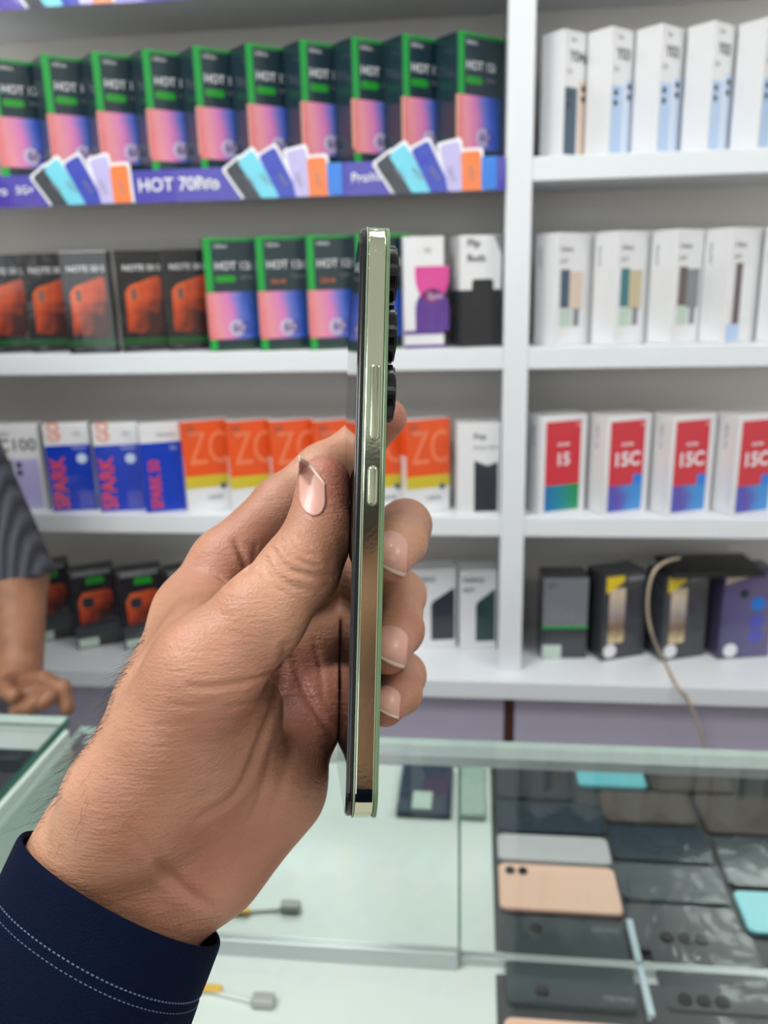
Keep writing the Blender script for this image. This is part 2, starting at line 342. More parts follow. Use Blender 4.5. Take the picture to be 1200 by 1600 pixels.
def k_zc(w=.076, d=.026, h=.155):
    return [carton(w, d, h, carton_w), ('orange_panel', plate(-w/2, w/2, h*.40, h, d, pr['orange2'] if False else carton_or), I4), ('orange_panel', sideplate(-d/2, d/2, h*.62, h, w, carton_or), I4),
            ('yellow_band', plate(-w/2, w/2, h*.265, h*.40, d, pr['yellow']), I4),
            ('lettering',)+txt('ZC', .080, 'zc', -w/2+.008, h*.685, d, -.004, sx=.62),
            ('lettering',)+txt('itel', .012, 'brown', -w/2+.006, h*.93, d, .01), ('lettering',)+txt('ZENO', .009, 'brown', -w/2+.006, h*.855, d, .01),
            ('lettering',)+txt('128GB', .010, 'grey', -w*.08, h*.15, d), ('badge', poly_plate(circ(.005, w*.32, h*.27), .0008, pr['slate'], -d/2), I4)]
def k_c100(w=.085, d=.03, h=.150):
    return [carton(w, d, h, carton_w), ('lettering',)+txt('C100', .030, 'dark', -w/2+.014, h*.76, d), ('lettering',)+txt('realme', .008, 'grey', -w/2+.014, h*.90, d),
            ('phone_print', plate(-w/2+.012, -w/2+.036, .003, h*.60, d, pr['grey'], r=.003), I4), ('phone_print', plate(-w/2+.038, w/2-.006, .003, h*.60, d, pr['lilac'], r=.003), I4)] + \
           [('lens_print', poly_plate(circ(.005, xx, h*zz), .0009, pr['dark'], -d/2), I4) for xx, zz in ((-w/2+.019, .53), (-w/2+.019, .44), (-w/2+.046, .53), (-w/2+.046, .44))]
def k_whitephone(w=.080, d=.045, h=.150):
    pts = [(-w*.10, h*.03), (w*.44, h*.03), (w*.44, h*.58), (w*.2, h*.54), (-w*.10, h*.60)]
    return [carton(w, d, h, carton_w), ('phone_print', poly_plate(pts, .0004, pr['dark'], -d/2), I4), ('lettering',)+txt('Pop', .013, 'slate', -w*.12, h*.86, d, .01), ('lettering',)+txt('Power Hero', .008, 'grey', -w*.12, h*.74, d)]
def k_pink(w=.092, d=.06, h=.165):
    hs = [(-w*.02+.026*math.cos(a), h*.66+.040*math.sin(a)) for a in np.linspace(math.pi, 2*math.pi, 14)] + [(-w*.02+.026, h*.74), (-w*.02-.026, h*.74)]
    hs = [(x+w*.22, z) for x, z in hs]
    up = [(w*.20+.026*math.cos(a), h*.36+.030*math.sin(a)) for a in np.linspace(0, math.pi, 14)] + [(w*.20-.026, h*.16), (w*.20+.026, h*.16)]
    return [carton(w, d, h, carton_w), ('pink_shape', poly_plate(hs, .0005, pr['pink'], -d/2), I4), ('purple_shape', poly_plate(up, .0005, pr['purple'], -d/2), I4),
            ('purple_band', plate(-w/2, w/2, h*.13, h*.165, d, pr['purple']), I4), ('purple_band', plate(-w/2, w/2, .001, h*.035, d, pr['purple']), I4),
            ('lettering',)+txt('Spin', .014, 'lav2', w*.08, h*.475, d, .01), ('lettering',)+txt('5G', .009, 'grey', 0, h*.88, d)]
def k_buds(w=.088, d=.06, h=.165):
    pts = [(-w/2, .001), (w/2, .001), (w/2, h*.52), (w*.30, h*.52), (w*.29, h*.60), (w*.24, h*.615), (-w*.16, h*.615), (-w*.21, h*.60), (-w*.22, h*.52), (-w/2, h*.52)]
    return [carton(w, d, h, carton_w), ('dark_panel', poly_plate(pts, .0005, pr['black'], -d/2), I4), ('dark_panel', sideplate(-d/2, d/2, .001, h*.52, w, pr['dark']), I4),
            ('corner_print', poly_plate([(w*.30, h-.001), (w/2, h-.001), (w/2, h*.82)], .0004, pr['grey'], -d/2), I4),
            ('lettering',)+txt('Flip', .015, 'dark', -w*.34, h*.93, d, .01), ('lettering',)+txt('Buds', .015, 'dark', -w*.34, h*.80, d, .01)]
def k_gal(w=.082, d=.045, h=.150, c='dteal'):
    pts = [(-w*.06, h*.10), (w*.46, h*.10), (w*.46, h*.76), (w*.38, h*.74), (-w*.02, h*.60), (-w*.06, h*.55)]
    return [carton(w, d, h, carton_w), ('phone_print', poly_plate(pts, .0004, pr[c], -d/2), I4), ('lettering',)+txt('Galaxy', .014, 'slate', -w*.42, h*.885, d, .008), ('lettering',)+txt('A07', .013, 'slate', -w*.42, h*.755, d, .004)]
def k_dkorange(w=.080, d=.042, h=.150, v=0):
    pts = [(-w*.36, h*.32), (w*.2, h*.36), (w*.40, h*.48), (w*.40, h*.70), (w*.30, h*.74), (-w*.25, h*.72), (-w*.36, h*.62)]
    return [carton(w, d, h, carton_blk), ('picture', poly_plate(pts, .0004, m_orangephone, -d/2), I4), ('camera_print', plate(-w*.28, -w*.02, h*.53, h*.66, d, pr['dark'], t=.0008, r=.006), I4),
            ('green_label', plate(-w*.14, w*.24, h*.83, h*.91, d, pr['pill'], t=.0006), I4), ('silver_print', plate(-w*.44, w*.4, h*.94, h*.985, d, pr['grey']), I4),
            ('dark_band', plate(-w/2, w/2, h*.13, h*.30, d, pr['dark']), I4), ('green_line', plate(-w/2, w/2, h*.135, h*.155, d, pr['dgreen'], t=.0006), I4),
            ('price_sticker', plate(-w*.46, -w*.02, h*.02, h*.13, d, pr['mint'], t=.0007), I4)]
def k_zero(w=.078, d=.055, h=.150):
    return [carton(w, d, h, carton_char), ('grey_panel', plate(-w/2+.001, w/2-.001, h*.40, h*.99, d, carton_gry), I4), ('green_line', plate(-w/2, w/2, h*.375, h*.405, d, pr['green'], t=.0006), I4),
            ('price_sticker', plate(-w*.48, -w*.06, h*.01, h*.17, d, pr['mint'], t=.0006), I4), ('lettering',)+txt('80x', .034, 'grey', -w*.40, h*.55, d, .0, sx=1.0, lift=.0009), ('lettering',)+txt('GT', .012, 'dark', -w*.40, h*.9, d, .0, lift=.0009)]
def k_gold(w=.084, d=.06, h=.156):
    return [carton(w, d, h, carton_char), ('yellow_corner', poly_plate([(-w*.44, h*.80), (-w*.44, h*.985), (-w*.04, h*.985), (-w*.04, h*.92), (-w*.28, h*.83)], .0005, pr['yel2'], -d/2), I4),
            ('picture', plate(-w*.36, w*.0, h*.20, h*.84, d, m_goldpic, r=.004), I4), ('sticker', poly_plate(circ(.0125, -w*.30, h*.11), .0006, pr['white'], -d/2), I4),
            ('silver_print', plate(w*.04, w*.42, h*.91, h*.965, d, pr['grey']), I4), ('dark_picture', plate(w*.04, w*.46, h*.30, h*.82, d, pr['dark'], r=.004), I4)]
def k_purple(w=.092, d=.05, h=.160):
    p = [carton(w, d, h, carton_pur), ('picture', plate(-w/2+.002, w/2-.001, h*.01, h*.97, d, m_purpic), I4), ('sticker', poly_plate(circ(.0125, -w*.26, h*.10), .0008, pr['white'], -d/2), I4),
         ('corner_label', poly_plate([(-w*.46, h*.86), (-w*.46, h*.985), (-w*.02, h*.985), (-w*.06, h*.92)], .0008, pr['cream'], -d/2), I4)]
    p += [('lens_print', poly_plate(circ(.013, w*.20, h*z), .0008, pr['bluepurp' if k else 'azure'], -d/2), I4) for k, z in enumerate((.62, .42, .25))]
    p += [('lens_print', poly_plate(circ(.008, -w*.08, h*.74), .0008, pr['dark'], -d/2), I4)]
    return p

def put(kind, dims, px, py, dy, zs, a, label, group, cat='carton', name='phone_carton', ref=None):
    """stand a carton on a board: its front-left upright edge passes through pixel (px, py), dy behind the shelf front"""
    w, d, h = dims
    q = at_Y(px, py, YF+dy); a = math.radians(a)
    off = Matrix.Rotation(a, 3, 'Z') @ Vector((w/2, d/2, 0))
    t = thing(name, label, cat, (q.x+off.x, q.y+off.y, zs+.0003), a, group)
    for pn, me, M in kind: obj(pn, me, t, M=M)
    return t
ORD = ['first', 'second', 'third', 'fourth', 'fifth', 'sixth', 'seventh', 'eighth', 'ninth', 'tenth', 'eleventh']
G1 = k_green(); gd = (.094, .049, .172)
for i, (x, y) in enumerate([(-12, 160), (72, 160), (150, 155), (228, 150), (306, 145), (387, 140), (471, 135), (551, 130), (630, 128), (716, 125)]):
    put(G1, gd, x, y, .022, ZA, 43, ['leftmost dark teal and green phone carton in the top row, cut by the photo edge', 'second dark teal and green phone carton from the left in the top row', *['%s dark teal and green phone carton from the left in the top row' % ORD[k] for k in range(2, 9)], 'dark teal and green phone carton in the top row right against the white pillar'][i], 'green cartons in the top row')
YK = k_y(); YK0 = k_y(t='Y04s', m1='slate'); yd = (.088, .042, .166)
for i, (x, y) in enumerate([(880, 140), (953, 140), (1029, 140), (1110, 140), (1190, 140)]):
    put(YK0 if i == 0 else YK, yd, x, y, .018, ZA, 44, ['white phone carton with a dark navy phone print beside the white pillar, top right row', 'white phone carton with pale blue phone print, second from the pillar in top right row', 'white phone carton with pale blue phone print, third from the pillar in top right row', 'white phone carton with pale blue phone print, fourth from the pillar in top right row', 'white phone carton at the right photo edge of the top right row'][i], 'white cartons in the top right row')
NK = k_note(); nd = (.076, .020, .158)
for i, (x, y, dy) in enumerate([(-30, 470, .03), (40, 470, .036), (99, 470, .002), (185, 470, .022), (258, 470, .034)]):
    put(NK, nd, x, y, dy, ZB, 26 if i != 2 else 8, ['black phone carton with orange phone picture at the left photo edge, second row', 'black orange-phone carton half hidden behind the most forward one, second row', 'black orange-phone carton standing most forward and widest in the second row', 'black orange-phone carton right of the most forward one, second row', 'black orange-phone carton touching the green cartons in the second row'][i], 'black cartons with orange phone')
gd2 = (.090, .032, .172); G2 = k_green(.090, .032, pill=False); G3 = k_green(.090, .032)
for i, (x, y) in enumerate([(323, 460), (404, 460), (482, 460), (558, 460)]):
    put(G3 if i == 0 else G2, gd2, x, y, .010, ZB, 25, ['dark teal and green carton with green pill label beside the black cartons, second row', 'middle dark teal and green carton in the second row, without a pill label', 'dark teal and green carton just left of the held phone, second row', 'dark teal and green carton mostly hidden behind the held phone, second row'][i], 'green cartons in the second row')
put(k_pink(w=.062, d=.026), (.062, .026, .165), 631, 455, .001, ZB, 12, 'white carton with pink and purple shapes right of the held phone', None)
put(k_buds(w=.066), (.066, .06, .165), 719, 455, .010, ZB, 18, 'white over black carton against the white pillar in the second row', None)
GR = [k_galr(), k_galr(a='tealp', b='gold'), k_galr(a='brown', b='grey'), k_galr(a='brown', b='white', tall=True), k_galr()]
for i, (x, y) in enumerate([(868, 450), (962, 450), (1053, 450), (1138, 450), (1232, 450)]):
    put(GR[i], (.085, .046, .165), x, y, .012, ZB, 38, ['white phone carton with slate and cream phone print beside the pillar, second right row', 'white phone carton with teal and gold phone print, second right row', 'white phone carton with a short brown phone print, second right row', 'white phone carton with long dark print and a pale blue price tag', 'white phone carton cut by the right photo edge, second right row'][i], 'white cartons in the second right row')
put(k_c100(), (.085, .03, .150), -12, 730, .02, ZC, 8, 'white C100 carton with grey and lilac phones, third row at the left edge', None)
SK = k_spark()
put(SK, (.074, .022, .152), 74, 730, .012, ZC, 16, 'blue and white carton with upright red lettering, nearest the C100 carton', 'blue cartons')
put(SK, (.074, .022, .152), 150, 730, .012, ZC, 16, 'blue and white carton with upright red lettering, middle one of three', 'blue cartons')
put(k_spark2(), (.066, .03, .152), 222, 730, .008, ZC, 22, 'blue carton with red lettering next to the orange cartons, tilted most', 'blue cartons')
ZK = k_zc()
for i, (x, y) in enumerate([(288, 730), (359, 730), (426, 730), (494, 730), (564, 730), (635, 730)]):
    put(ZK, (.076, .026, .155), x, y, .012, ZC, 25, ['orange carton with yellow band beside the blue cartons, third row', 'second orange carton with yellow band from the blue cartons', 'third orange carton with yellow band, above the index finger', 'orange carton just left of the held phone, above the thumb', 'orange carton just right of the held phone, behind the index fingertip', 'orange carton with yellow band next to the white carton by the pillar'][i], 'orange cartons')
put(k_whitephone(w=.070), (.070, .045, .150), 714, 725, .010, ZC, 8, 'white carton with a dark phone print against the pillar, third row', None)
RK = k_redmi(); RK0 = k_redmi(t='15', c15=False)
for i, (x, y) in enumerate([(845, 730), (945, 730), (1046, 730), (1148, 730)]):
    put(RK0 if i == 0 else RK, (.082, .050, .160), x, y, .010, ZC, 24, ['white carton with red panel reading 15 and teal green base beside the pillar', 'white carton with red 15C panel, second from the pillar', 'white carton with red 15C panel, third from the pillar', 'white carton with red 15C panel cut by the right photo edge'][i], 'cartons with red panels')
def putD(kind, dims, px, py, a, label, group=None, name='phone_carton', cat='carton'):      # on the ledge, front-left bottom corner at pixel
    q = at_Z(px, py, ZD); return put(kind, dims, px, py, q.y-YF, ZD, a, label, group, cat, name)
DK = k_dkorange()
for i, (x, y, a) in enumerate([(52, 1006, 30), (122, 1016, 28), (196, 1017, 28), (270, 1014, 28)]):
    putD(DK, (.080, .042, .150), x, y, a, ['black carton with orange picture beside the salesman forearm, bottom row', 'black carton with orange picture and bright green label, bottom row left', 'black carton with orange picture partly behind the big wrist, bottom row', 'black carton mostly hidden behind the big hand, bottom row'][i], 'black cartons in the bottom row')
putD(k_gal(c='dark'), (.082, .045, .150), 566, 1012, 12, 'white carton mostly hidden by the curled fingers, bottom row', 'white cartons in the bottom row')
putD(k_gal(c='dark'), (.082, .045, .150), 643, 1014, 10, 'white carton with a narrow dark phone print beside the curled fingers', 'white cartons in the bottom row')
putD(k_gal(w=.066), (.066, .045, .150), 718, 1015, 8, 'white carton with a dark green phone print beside the pillar, bottom row', 'white cartons in the bottom row')
putD(k_zero(), (.078, .055, .150), 845, 1029, 4, 'grey and black carton with green line beside the pillar, bottom row')
GK = k_gold()
putD(GK, (.084, .06, .156), 938, 1034, 22, 'charcoal carton with yellow corner left of the hanging cable', 'charcoal cartons with yellow corners')
putD(GK, (.084, .06, .156), 1032, 1034, 20, 'charcoal carton with yellow corner right of the hanging cable', 'charcoal cartons with yellow corners')
putD(k_purple(), (.092, .05, .160), 1120, 1031, 12, 'purple carton with blue lens circles at the bottom right')

# black tablet lying on the cartons, cable hanging down
blk = mat('black_plastic', C(20, 20, 22), 0.35, bump=.05)
qa = at_Y(1040, 874, YF+.045); zt = ZD+.1608
tb = thing('tablet', 'black tablet lying flat across the cartons at the bottom right', 'tablet', (qa.x+.078, YF+.075, zt), math.radians(6))
obj('body', box_mesh((0, 0, .0055), (.155, .095, .010), blk, .003), tb)
obj('screen', box_mesh((0, 0, .0109), (.145, .087, .0008), mat('dark_glass', C(12, 13, 16), .08), .0003), tb)
cb = mat('beige_cable', C(176, 160, 138), .5)
cp = [at_Y(1062, 872, YF+.03), at_Y(1040, 878, YF+.0), at_Y(1022, 893, YF-.03), at_Y(1013, 925, YF-.035), at_Y(1013, 965, YF-.035), at_Y(1022, 1000, YF-.03), at_Z(1036, 1030, ZD+.004), at_Z(1058, 1072, ZD+.004), at_Y(1074, 1092, YL-.006), at_Y(1088, 1125, YL-.006), at_Y(1100, 1165, YL-.006), at_Y(1108, 1240, YL-.006), at_Y(1100, 1400, YL-.006)]
tag(obj('charging_cable', tube(spline(cp, 6), .0026, cb, 8)), 'beige cable hanging over the ledge in front of the charcoal cartons', 'cable')

# promo strips on the shelf edges
def strip(zb, x0px, y0px, fans, texts, label, xend):
    Y = YF-.002
    X0 = at_Y(x0px, y0px, Y).x
    t = thing('promo_strip', label, 'shelf strip', (0, Y, zb), group='printed strips on shelf edges')
    obj('backing', poly_plate([(X0, 0), (xend, 0), (xend, .046), (X0, .046)], .0008, m_indigo), t)
    for (px, py) in fans:
        x = at_Y(px, py, Y).x
        for k, (dx, ang, hh, m) in enumerate([(.030, 34, .066, 'dark'), (.055, 33, .078, 'cyan'), (.078, 26, .078, 'royal'), (.096, 11, .073, 'lilac'), (.121, 2, .060, 'orange2')]):
            for nm, gr, mm, yy in (('card_outline', .0042, 'white', -.0012), ('phone_card', 0, m, -.0022)):
                c, s_ = math.cos(math.radians(ang)), math.sin(math.radians(ang))
                p0 = [(u*c-(v_+.02)*s_+.012*s_/max(s_, .2), u*s_+(v_-.006)*c) for u, v_ in rrect(.028+2*gr, hh+.03+2*gr, .005, 0, (hh-.03)/2)]
                cl = []
                for i_ in range(len(p0)):
                    p1, p2 = p0[i_-1], p0[i_]
                    if (p1[1] < .001) != (p2[1] < .001):
                        f_ = (.001-p1[1])/(p2[1]-p1[1]); cl.append((p1[0]+f_*(p2[0]-p1[0]), .001))
                    if p2[1] >= .001: cl.append(p2)
                me = poly_plate([(x+dx+u, v_) for u, v_ in cl], .0008, pr[mm], yy-k*.0001)
                obj(nm, me, t)
            obj('lettering', text_mesh('HOT', .010, pr['grey'], 0, 'LEFT'), t, M=T(x+dx-.034*s_, -.0036, .034) @ Matrix.Rotation(-math.radians(ang)+1.45, 4, 'Y'))
        if px > 300: obj('blue_card', poly_plate([(x+.136, .002), (x+.158, .002), (x+.158, .046), (x+.136, .046)], .0008, pr['azure'], -.0022), t)
    for (px, py, s, sz) in texts:
        x = at_Y(px, py, Y).x
        obj('lettering', text_mesh(s, sz, pr['white'], .012, 'LEFT'), t, M=T(x, -.0014, .024))
strip(ZA-.044, -60, 310, [(72, 300), (372, 290), (606, 280)], [(216, 292, 'HOT 70Pro', .026), (312, 292, '5G+', .017), (549, 285, 'Pro', .018), (577, 285, '5G', .014), (-15, 305, 'Pro', .02), (26, 302, '5G+', .016)], 'indigo promotional strip with coloured phone cards under the top row cartons', PX0-.001)
strip(ZT-.044, -60, 10, [(36, 10), (330, -10), (600, -20)], [(-40, 10, 'Pro', .02), (215, 0, 'HOT 70Pro', .026)], 'indigo promotional strip on the highest shelf at the top photo edge', PX0-.001)

# ------------------------------------------------------------------ glass counters
def glass_mat(name, tint, refl=1.0):
    m = bpy.data.materials.new(name); m.use_nodes = True; nt = m.node_tree
    for n in list(nt.nodes): nt.nodes.remove(n)
    o = nt.nodes.new('ShaderNodeOutputMaterial'); tr = nt.nodes.new('ShaderNodeBsdfTransparent'); tr.inputs[0].default_value = tint
    gl = nt.nodes.new('ShaderNodeBsdfGlossy'); gl.inputs['Roughness'].default_value = .015; ge = nt.nodes.new('ShaderNodeNewGeometry'); iv = nt.nodes.new('ShaderNodeMath'); iv.operation = 'SUBTRACT'; iv.inputs[0].default_value = refl; nt.links.new(ge.outputs['Backfacing'], iv.inputs[1]); iv.use_clamp = True
    fr = nt.nodes.new('ShaderNodeFresnel'); fr.inputs['IOR'].default_value = 1.45
    mx = nt.nodes.new('ShaderNodeMixShader'); ma = nt.nodes.new('ShaderNodeMath'); ma.operation = 'MULTIPLY'; ma.inputs[1].default_value = refl
    nt.links.new(fr.outputs[0], ma.inputs[0]); nt.links.new(iv.outputs[0], ma.inputs[1]); nt.links.new(ma.outputs[0], mx.inputs[0]); nt.links.new(tr.outputs[0], mx.inputs[1]); nt.links.new(gl.outputs[0], mx.inputs[2])
    nt.links.new(mx.outputs[0], o.inputs[0])
    return m
glassm = glass_mat('clear_glass', (.965, .985, .975, 1))
glassedge = mat('glass_edge', C(206, 226, 218), .1, trans=.0, spec=.6)
glassedge_d = mat('glass_edge_dark', C(44, 112, 96), .1, spec=.6)
mirror = bpy.data.materials.new('mirror'); mirror.use_nodes = True
_b = mirror.node_tree.nodes['Principled BSDF']; _b.inputs['Base Color'].default_value = (.86, .90, .885, 1); _b.inputs['Metallic'].default_value = 1; _b.inputs['Roughness'].default_value = .02
ZG = CAMZ-.45                      # glass top
YM = at_Z(600, 1152, ZG).y         # its back edge
ZFLOOR = at_Y(540, 1492, YM-.01).z # display floor
YFRONT = YM-.50
XE = at_Z(99, 1128, ZG+.012).x     # gap between the two counters
print('counter', YM, ZFLOOR, XE)
def glass_slab(name, x0, x1, y0, y1, z0, z1, parent, em):
    bm = bmesh.new(); add_box(bm, ((x0+x1)/2, (y0+y1)/2, (z0+z1)/2), (x1-x0, y1-y0, z1-z0))
    for f in bm.faces: f.material_index = 0 if abs(f.normal.z) > .5 else (2 if abs(f.normal.x) > .5 else 1)
    return obj(name, finish(bm, [glassm, glassedge, em]), parent)
XC0, XC1 = XE+.012, 1.10
ct = thing('glass_counter', 'glass-topped display counter with white floor and mirrored sliding doors', 'counter', (0, 0, 0))
glass_slab('glass_top', XC0, XC1, YFRONT, YM, ZG-.008, ZG, ct, glassedge)
cfloor = mat('white_display_floor', C(222, 227, 224), .35, var=.02, vscale=8)
def cpn(name, x0, x1, y0, y1, z0, z1, m, bev=.001, par=ct): return obj(name, box_mesh(((x0+x1)/2, (y0+y1)/2, (z0+z1)/2), (x1-x0, y1-y0, z1-z0), m, bev), par)
cpn('display_floor', XC0, XC1, YFRONT, YM+.012, ZFLOOR-.02, ZFLOOR, cfloor)
cpn('counter_body', XC0, XC1, YFRONT, YM+.012, .0, ZFLOOR-.0205, lav)
glass_slab('front_glass', XC0, XC1, YFRONT, YFRONT+.006, ZFLOOR+.0005, ZG-.0085, ct, glassedge)
bm = bmesh.new(); add_box(bm, (XC0+.003, (YFRONT+YM)/2, (ZFLOOR+ZG-.008)/2), (.006, YM-YFRONT-.02, ZG-ZFLOOR-.010)); obj('end_glass', finish(bm, glassm), ct)
bm = bmesh.new(); add_box(bm, (XC1-.003, (YFRONT+YM)/2, (ZFLOOR+ZG-.008)/2), (.006, YM-YFRONT-.02, ZG-ZFLOOR-.010)); obj('end_glass', finish(bm, glassm), ct)
XD = at_Y(716, 1330, YM-.012).x; XD2 = at_Y(781, 1400, YM-.004).x
ztr = ZG-.0085
cpn('top_rail', XC0+.007, XC1-.007, YM-.016, YM+.004, ztr-.012, ztr, alu)
cpn('bottom_rail', XC0+.007, XD, YM-.022, YM-.0005, ZFLOOR+.0005, ZFLOOR+.021, alu)
cpn('bottom_rail', XD+.0005, XC1-.007, YM-.013, YM+.004, ZFLOOR+.0005, ZFLOOR+.010, alu)
dm = [('mirror_door', XC0+.008, XD, YM-.016, YM-.012), ('mirror_door', XD-.03, XC1-.008, YM-.008, YM-.004)]
for nm, x0, x1, y0, y1 in dm: cpn(nm, x0, x1, y0, y1, ZFLOOR+(.0215 if y0 < YM-.01 else .0105), ztr-.0125, mirror, 0)
cpn('door_edge', XD+.0003, XD+.0025, YM-.0165, YM-.0115, ZFLOOR+.0215, ztr-.0125, glassedge_d, 0)
YMIR = YM-.012
# left counter
lc = thing('glass_counter', 'second glass counter at the left edge where the salesman rests his hand', 'counter', (0, 0, 0))
ZG2 = ZG+.012
YL2 = at_Z(50, 1118, ZG2).y
print('left counter', YL2)
glass_slab('glass_top', -1.7, XE, YFRONT+.1, YL2, ZG2-.010, ZG2, lc, glassedge_d)
cpn('display_floor', -1.7, XE, YFRONT+.1, YL2, ZG-.20, ZG-.18, cfloor, par=lc)
cpn('counter_body', -1.7, XE, YFRONT+.1, YL2, .0, ZG-.2005, white_lam, par=lc)
bm = bmesh.new(); add_box(bm, (XE-.004, (YFRONT+.1+YL2)/2, ZG-.085), (.008, YL2-YFRONT-.105, .165))
obj('end_panel', finish(bm, mat('pale_mint_panel', C(206, 220, 212), .3, var=.03)), lc)
cpn('back_rail', -1.7, XE-.01, YL2-.018, YL2-.002, ZG2-.030, ZG2-.0105, alu, par=lc)

# things in the counter. mirrored pixels are unfolded: the virtual point behind the mirror is folded back in front of it
def flo(px, py): q = at_Z(px, py, ZFLOOR); return q
def unf(px, py): q = at_Z(px, py, ZFLOOR); return Vector((q.x, 2*YMIR-q.y, q.z))
def flatphone(name, label, corners, th, m, lens=(), txts=(), group=None, cat='phone', glossy=None):
    x0, x1 = min(c.x for c in corners), max(c.x for c in corners); y0, y1 = min(c.y for c in corners), max(c.y for c in corners)
    t = thing(name, label, cat, ((x0+x1)/2, (y0+y1)/2, ZFLOOR+.0018), 0, group)
    w_, l_ = x1-x0, y1-y0
    me = poly_plate(rrect(w_, l_, min(.009, l_*.2)), th, m, 0); me.transform(Matrix.Translation((0, 0, 0)) @ Matrix.Rotation(-math.pi/2, 4, 'X'))
    bm = bmesh.new(); bm.from_mesh(me); bmesh.ops.bevel(bm, geom=[e for e in bm.edges if len(e.link_faces) == 2 and max(len(f.verts) for f in e.link_faces) > 4], offset=.0015, segments=2, affect='EDGES')
    zmin = min(v.co.z for v in bm.verts); bmesh.ops.translate(bm, vec=(0, 0, -zmin), verts=bm.verts); th_ = max(v.co.z for v in bm.verts)
    obj('body', finish(bm, m), t)
    for (u, v, r) in lens:
        bm = bmesh.new(); bmesh.ops.create_cone(bm, cap_ends=True, segments=20, radius1=r, radius2=r*.9, depth=.002); bmesh.ops.translate(bm, vec=(u*w_/2, v*l_/2, th_+.001), verts=bm.verts)
        le = obj('camera_lens', finish(bm, mat('lens_black', C(18, 18, 22), .12)), t)
    for (u, v, s, sz) in txts:
        o = obj('lettering', text_mesh(s, sz, pr['grey'], 0, 'CENTER'), t, M=T(u*w_/2, v*l_/2, th_+.0003) @ Matrix.Rotation(-math.pi/2, 4, 'X'))
    return t
ph_dark = mat('phone_dark_slate', C(44, 56, 62), .25, coat=.4, var=.08, vscale=20)
ph_dark2 = mat('phone_charcoal', C(48, 52, 58), .25, coat=.4, var=.08, vscale=20)
ph_navy = mat('phone_navy', C(40, 50, 66), .15, coat=.5, var=.1, vscale=20)
ph_silver = mat('phone_silver', C(190, 188, 192), .25, metal=.0, var=.05, vscale=20)
ph_peach = mat('phone_peach', C(236, 190, 168), .35, coat=.3, var=.02, vscale=20)
ph_cyan = mat('phone_cyan', C(120, 206, 220), .3, coat=.3, var=.03, vscale=20)
ph_brown = mat('phone_brown', C(86, 76, 70), .3, coat=.4, var=.15, vscale=15)
flatphone('display_phone', 'dark slate phone lying at the mirrored doors with one round lens', [flo(789, 1506), flo(1001, 1592)], .008, ph_dark, [(-.45, -.45, .007)], [(.7, -.6, 'TECNO', .009)], 'phones in the counter')
flatphone('display_phone', 'charcoal phone with three faint lenses lying at the mirrored doors', [flo(1020, 1512), flo(1225, 1604)], .008, ph_dark2, [(-.62, -.55, .0075), (-.3, -.55, .0075), (.02, -.55, .0075)], [], 'phones in the counter')
def col(xa, xb, y0, y1): a_, b_ = unf(600, y0), unf(600, y1); return Vector((xa, a_.y, ZFLOOR)), Vector((xb, b_.y, ZFLOOR))
X1a, X1b = unf(781, 1427).x, unf(972, 1427).x; X2a, X2b = unf(983, 1450).x, unf(1152, 1450).x; X3a = unf(1160, 1440).x; X3b = X3a+.16
MATT = .0016
dmx = unf(772, 1427).x
tag(obj('display_mat', box_mesh(((dmx+XC1-.02)/2, (YFRONT+.012+YM-.024)/2, ZFLOOR+.0002+MATT/2), (XC1-.02-dmx, YM-.024-YFRONT-.012, MATT-.0003), mat('charcoal_mat', C(58, 60, 62), .35, var=.15, vscale=12), .0003)), 'charcoal display mat under the rows of phones in the counter', 'mat')
lp = [(*col(X1a, X1b, 1425, 1352), ph_peach, 'peach phone with two black lenses lying in the glass counter', [(-.80, -.62, .0062), (-.58, -.62, .0062)]),
      (*col(X1a, X1b, 1348, 1306), ph_silver, 'silver grey phone lying beyond the peach phone in the counter', []),
      (*col(X1a, X1b, 1302, 1254), ph_navy, 'glossy navy phone lying beyond the silver phone in the counter', []),
      (*col(X1a, X1b-.03, 1250, 1204), ph_dark2, 'charcoal phone lying at the customer side of the counter', []),
      (*col(X1b-.022, X2b-.05, 1226, 1200), ph_cyan, 'light cyan phone at the customer side of the counter', []),
      (*col(X2a, X2b, 1478, 1404), ph_dark2, 'charcoal phone lying right of the peach phone', []),
      (*col(X2a, X2b, 1400, 1342), ph_dark, 'dark slate phone lying right of the silver phone', []),
      (*col(X2a, X2b, 1338, 1284), ph_navy, 'navy phone lying in the right part of the counter', []),
      (*col(X2a, X2b, 1280, 1232), ph_brown, 'brown phone lying beside the light cyan phone', []),
      (*col(X2b-.045, X3a+.06, 1228, 1196), ph_brown, 'brown phone at the customer side of the counter far right', []),
      (*col(X3a, X3b, 1290, 1232), ph_brown, 'brown phone lying in the second row far right', []),
      (*col(X3a, X3b, 1370, 1294), ph_dark, 'dark slate phone above the light cyan phone at the right photo edge', []),
      (*col(X3a, X3b, 1440, 1376), ph_cyan, 'light cyan phone at the right photo edge in the counter', [])]
for a, b, m, lb, ln in lp: flatphone('display_phone', lb, [a, b], .006, m, [(u, -v if False else v, r) for u, v, r in ln], (), 'phones in the counter')
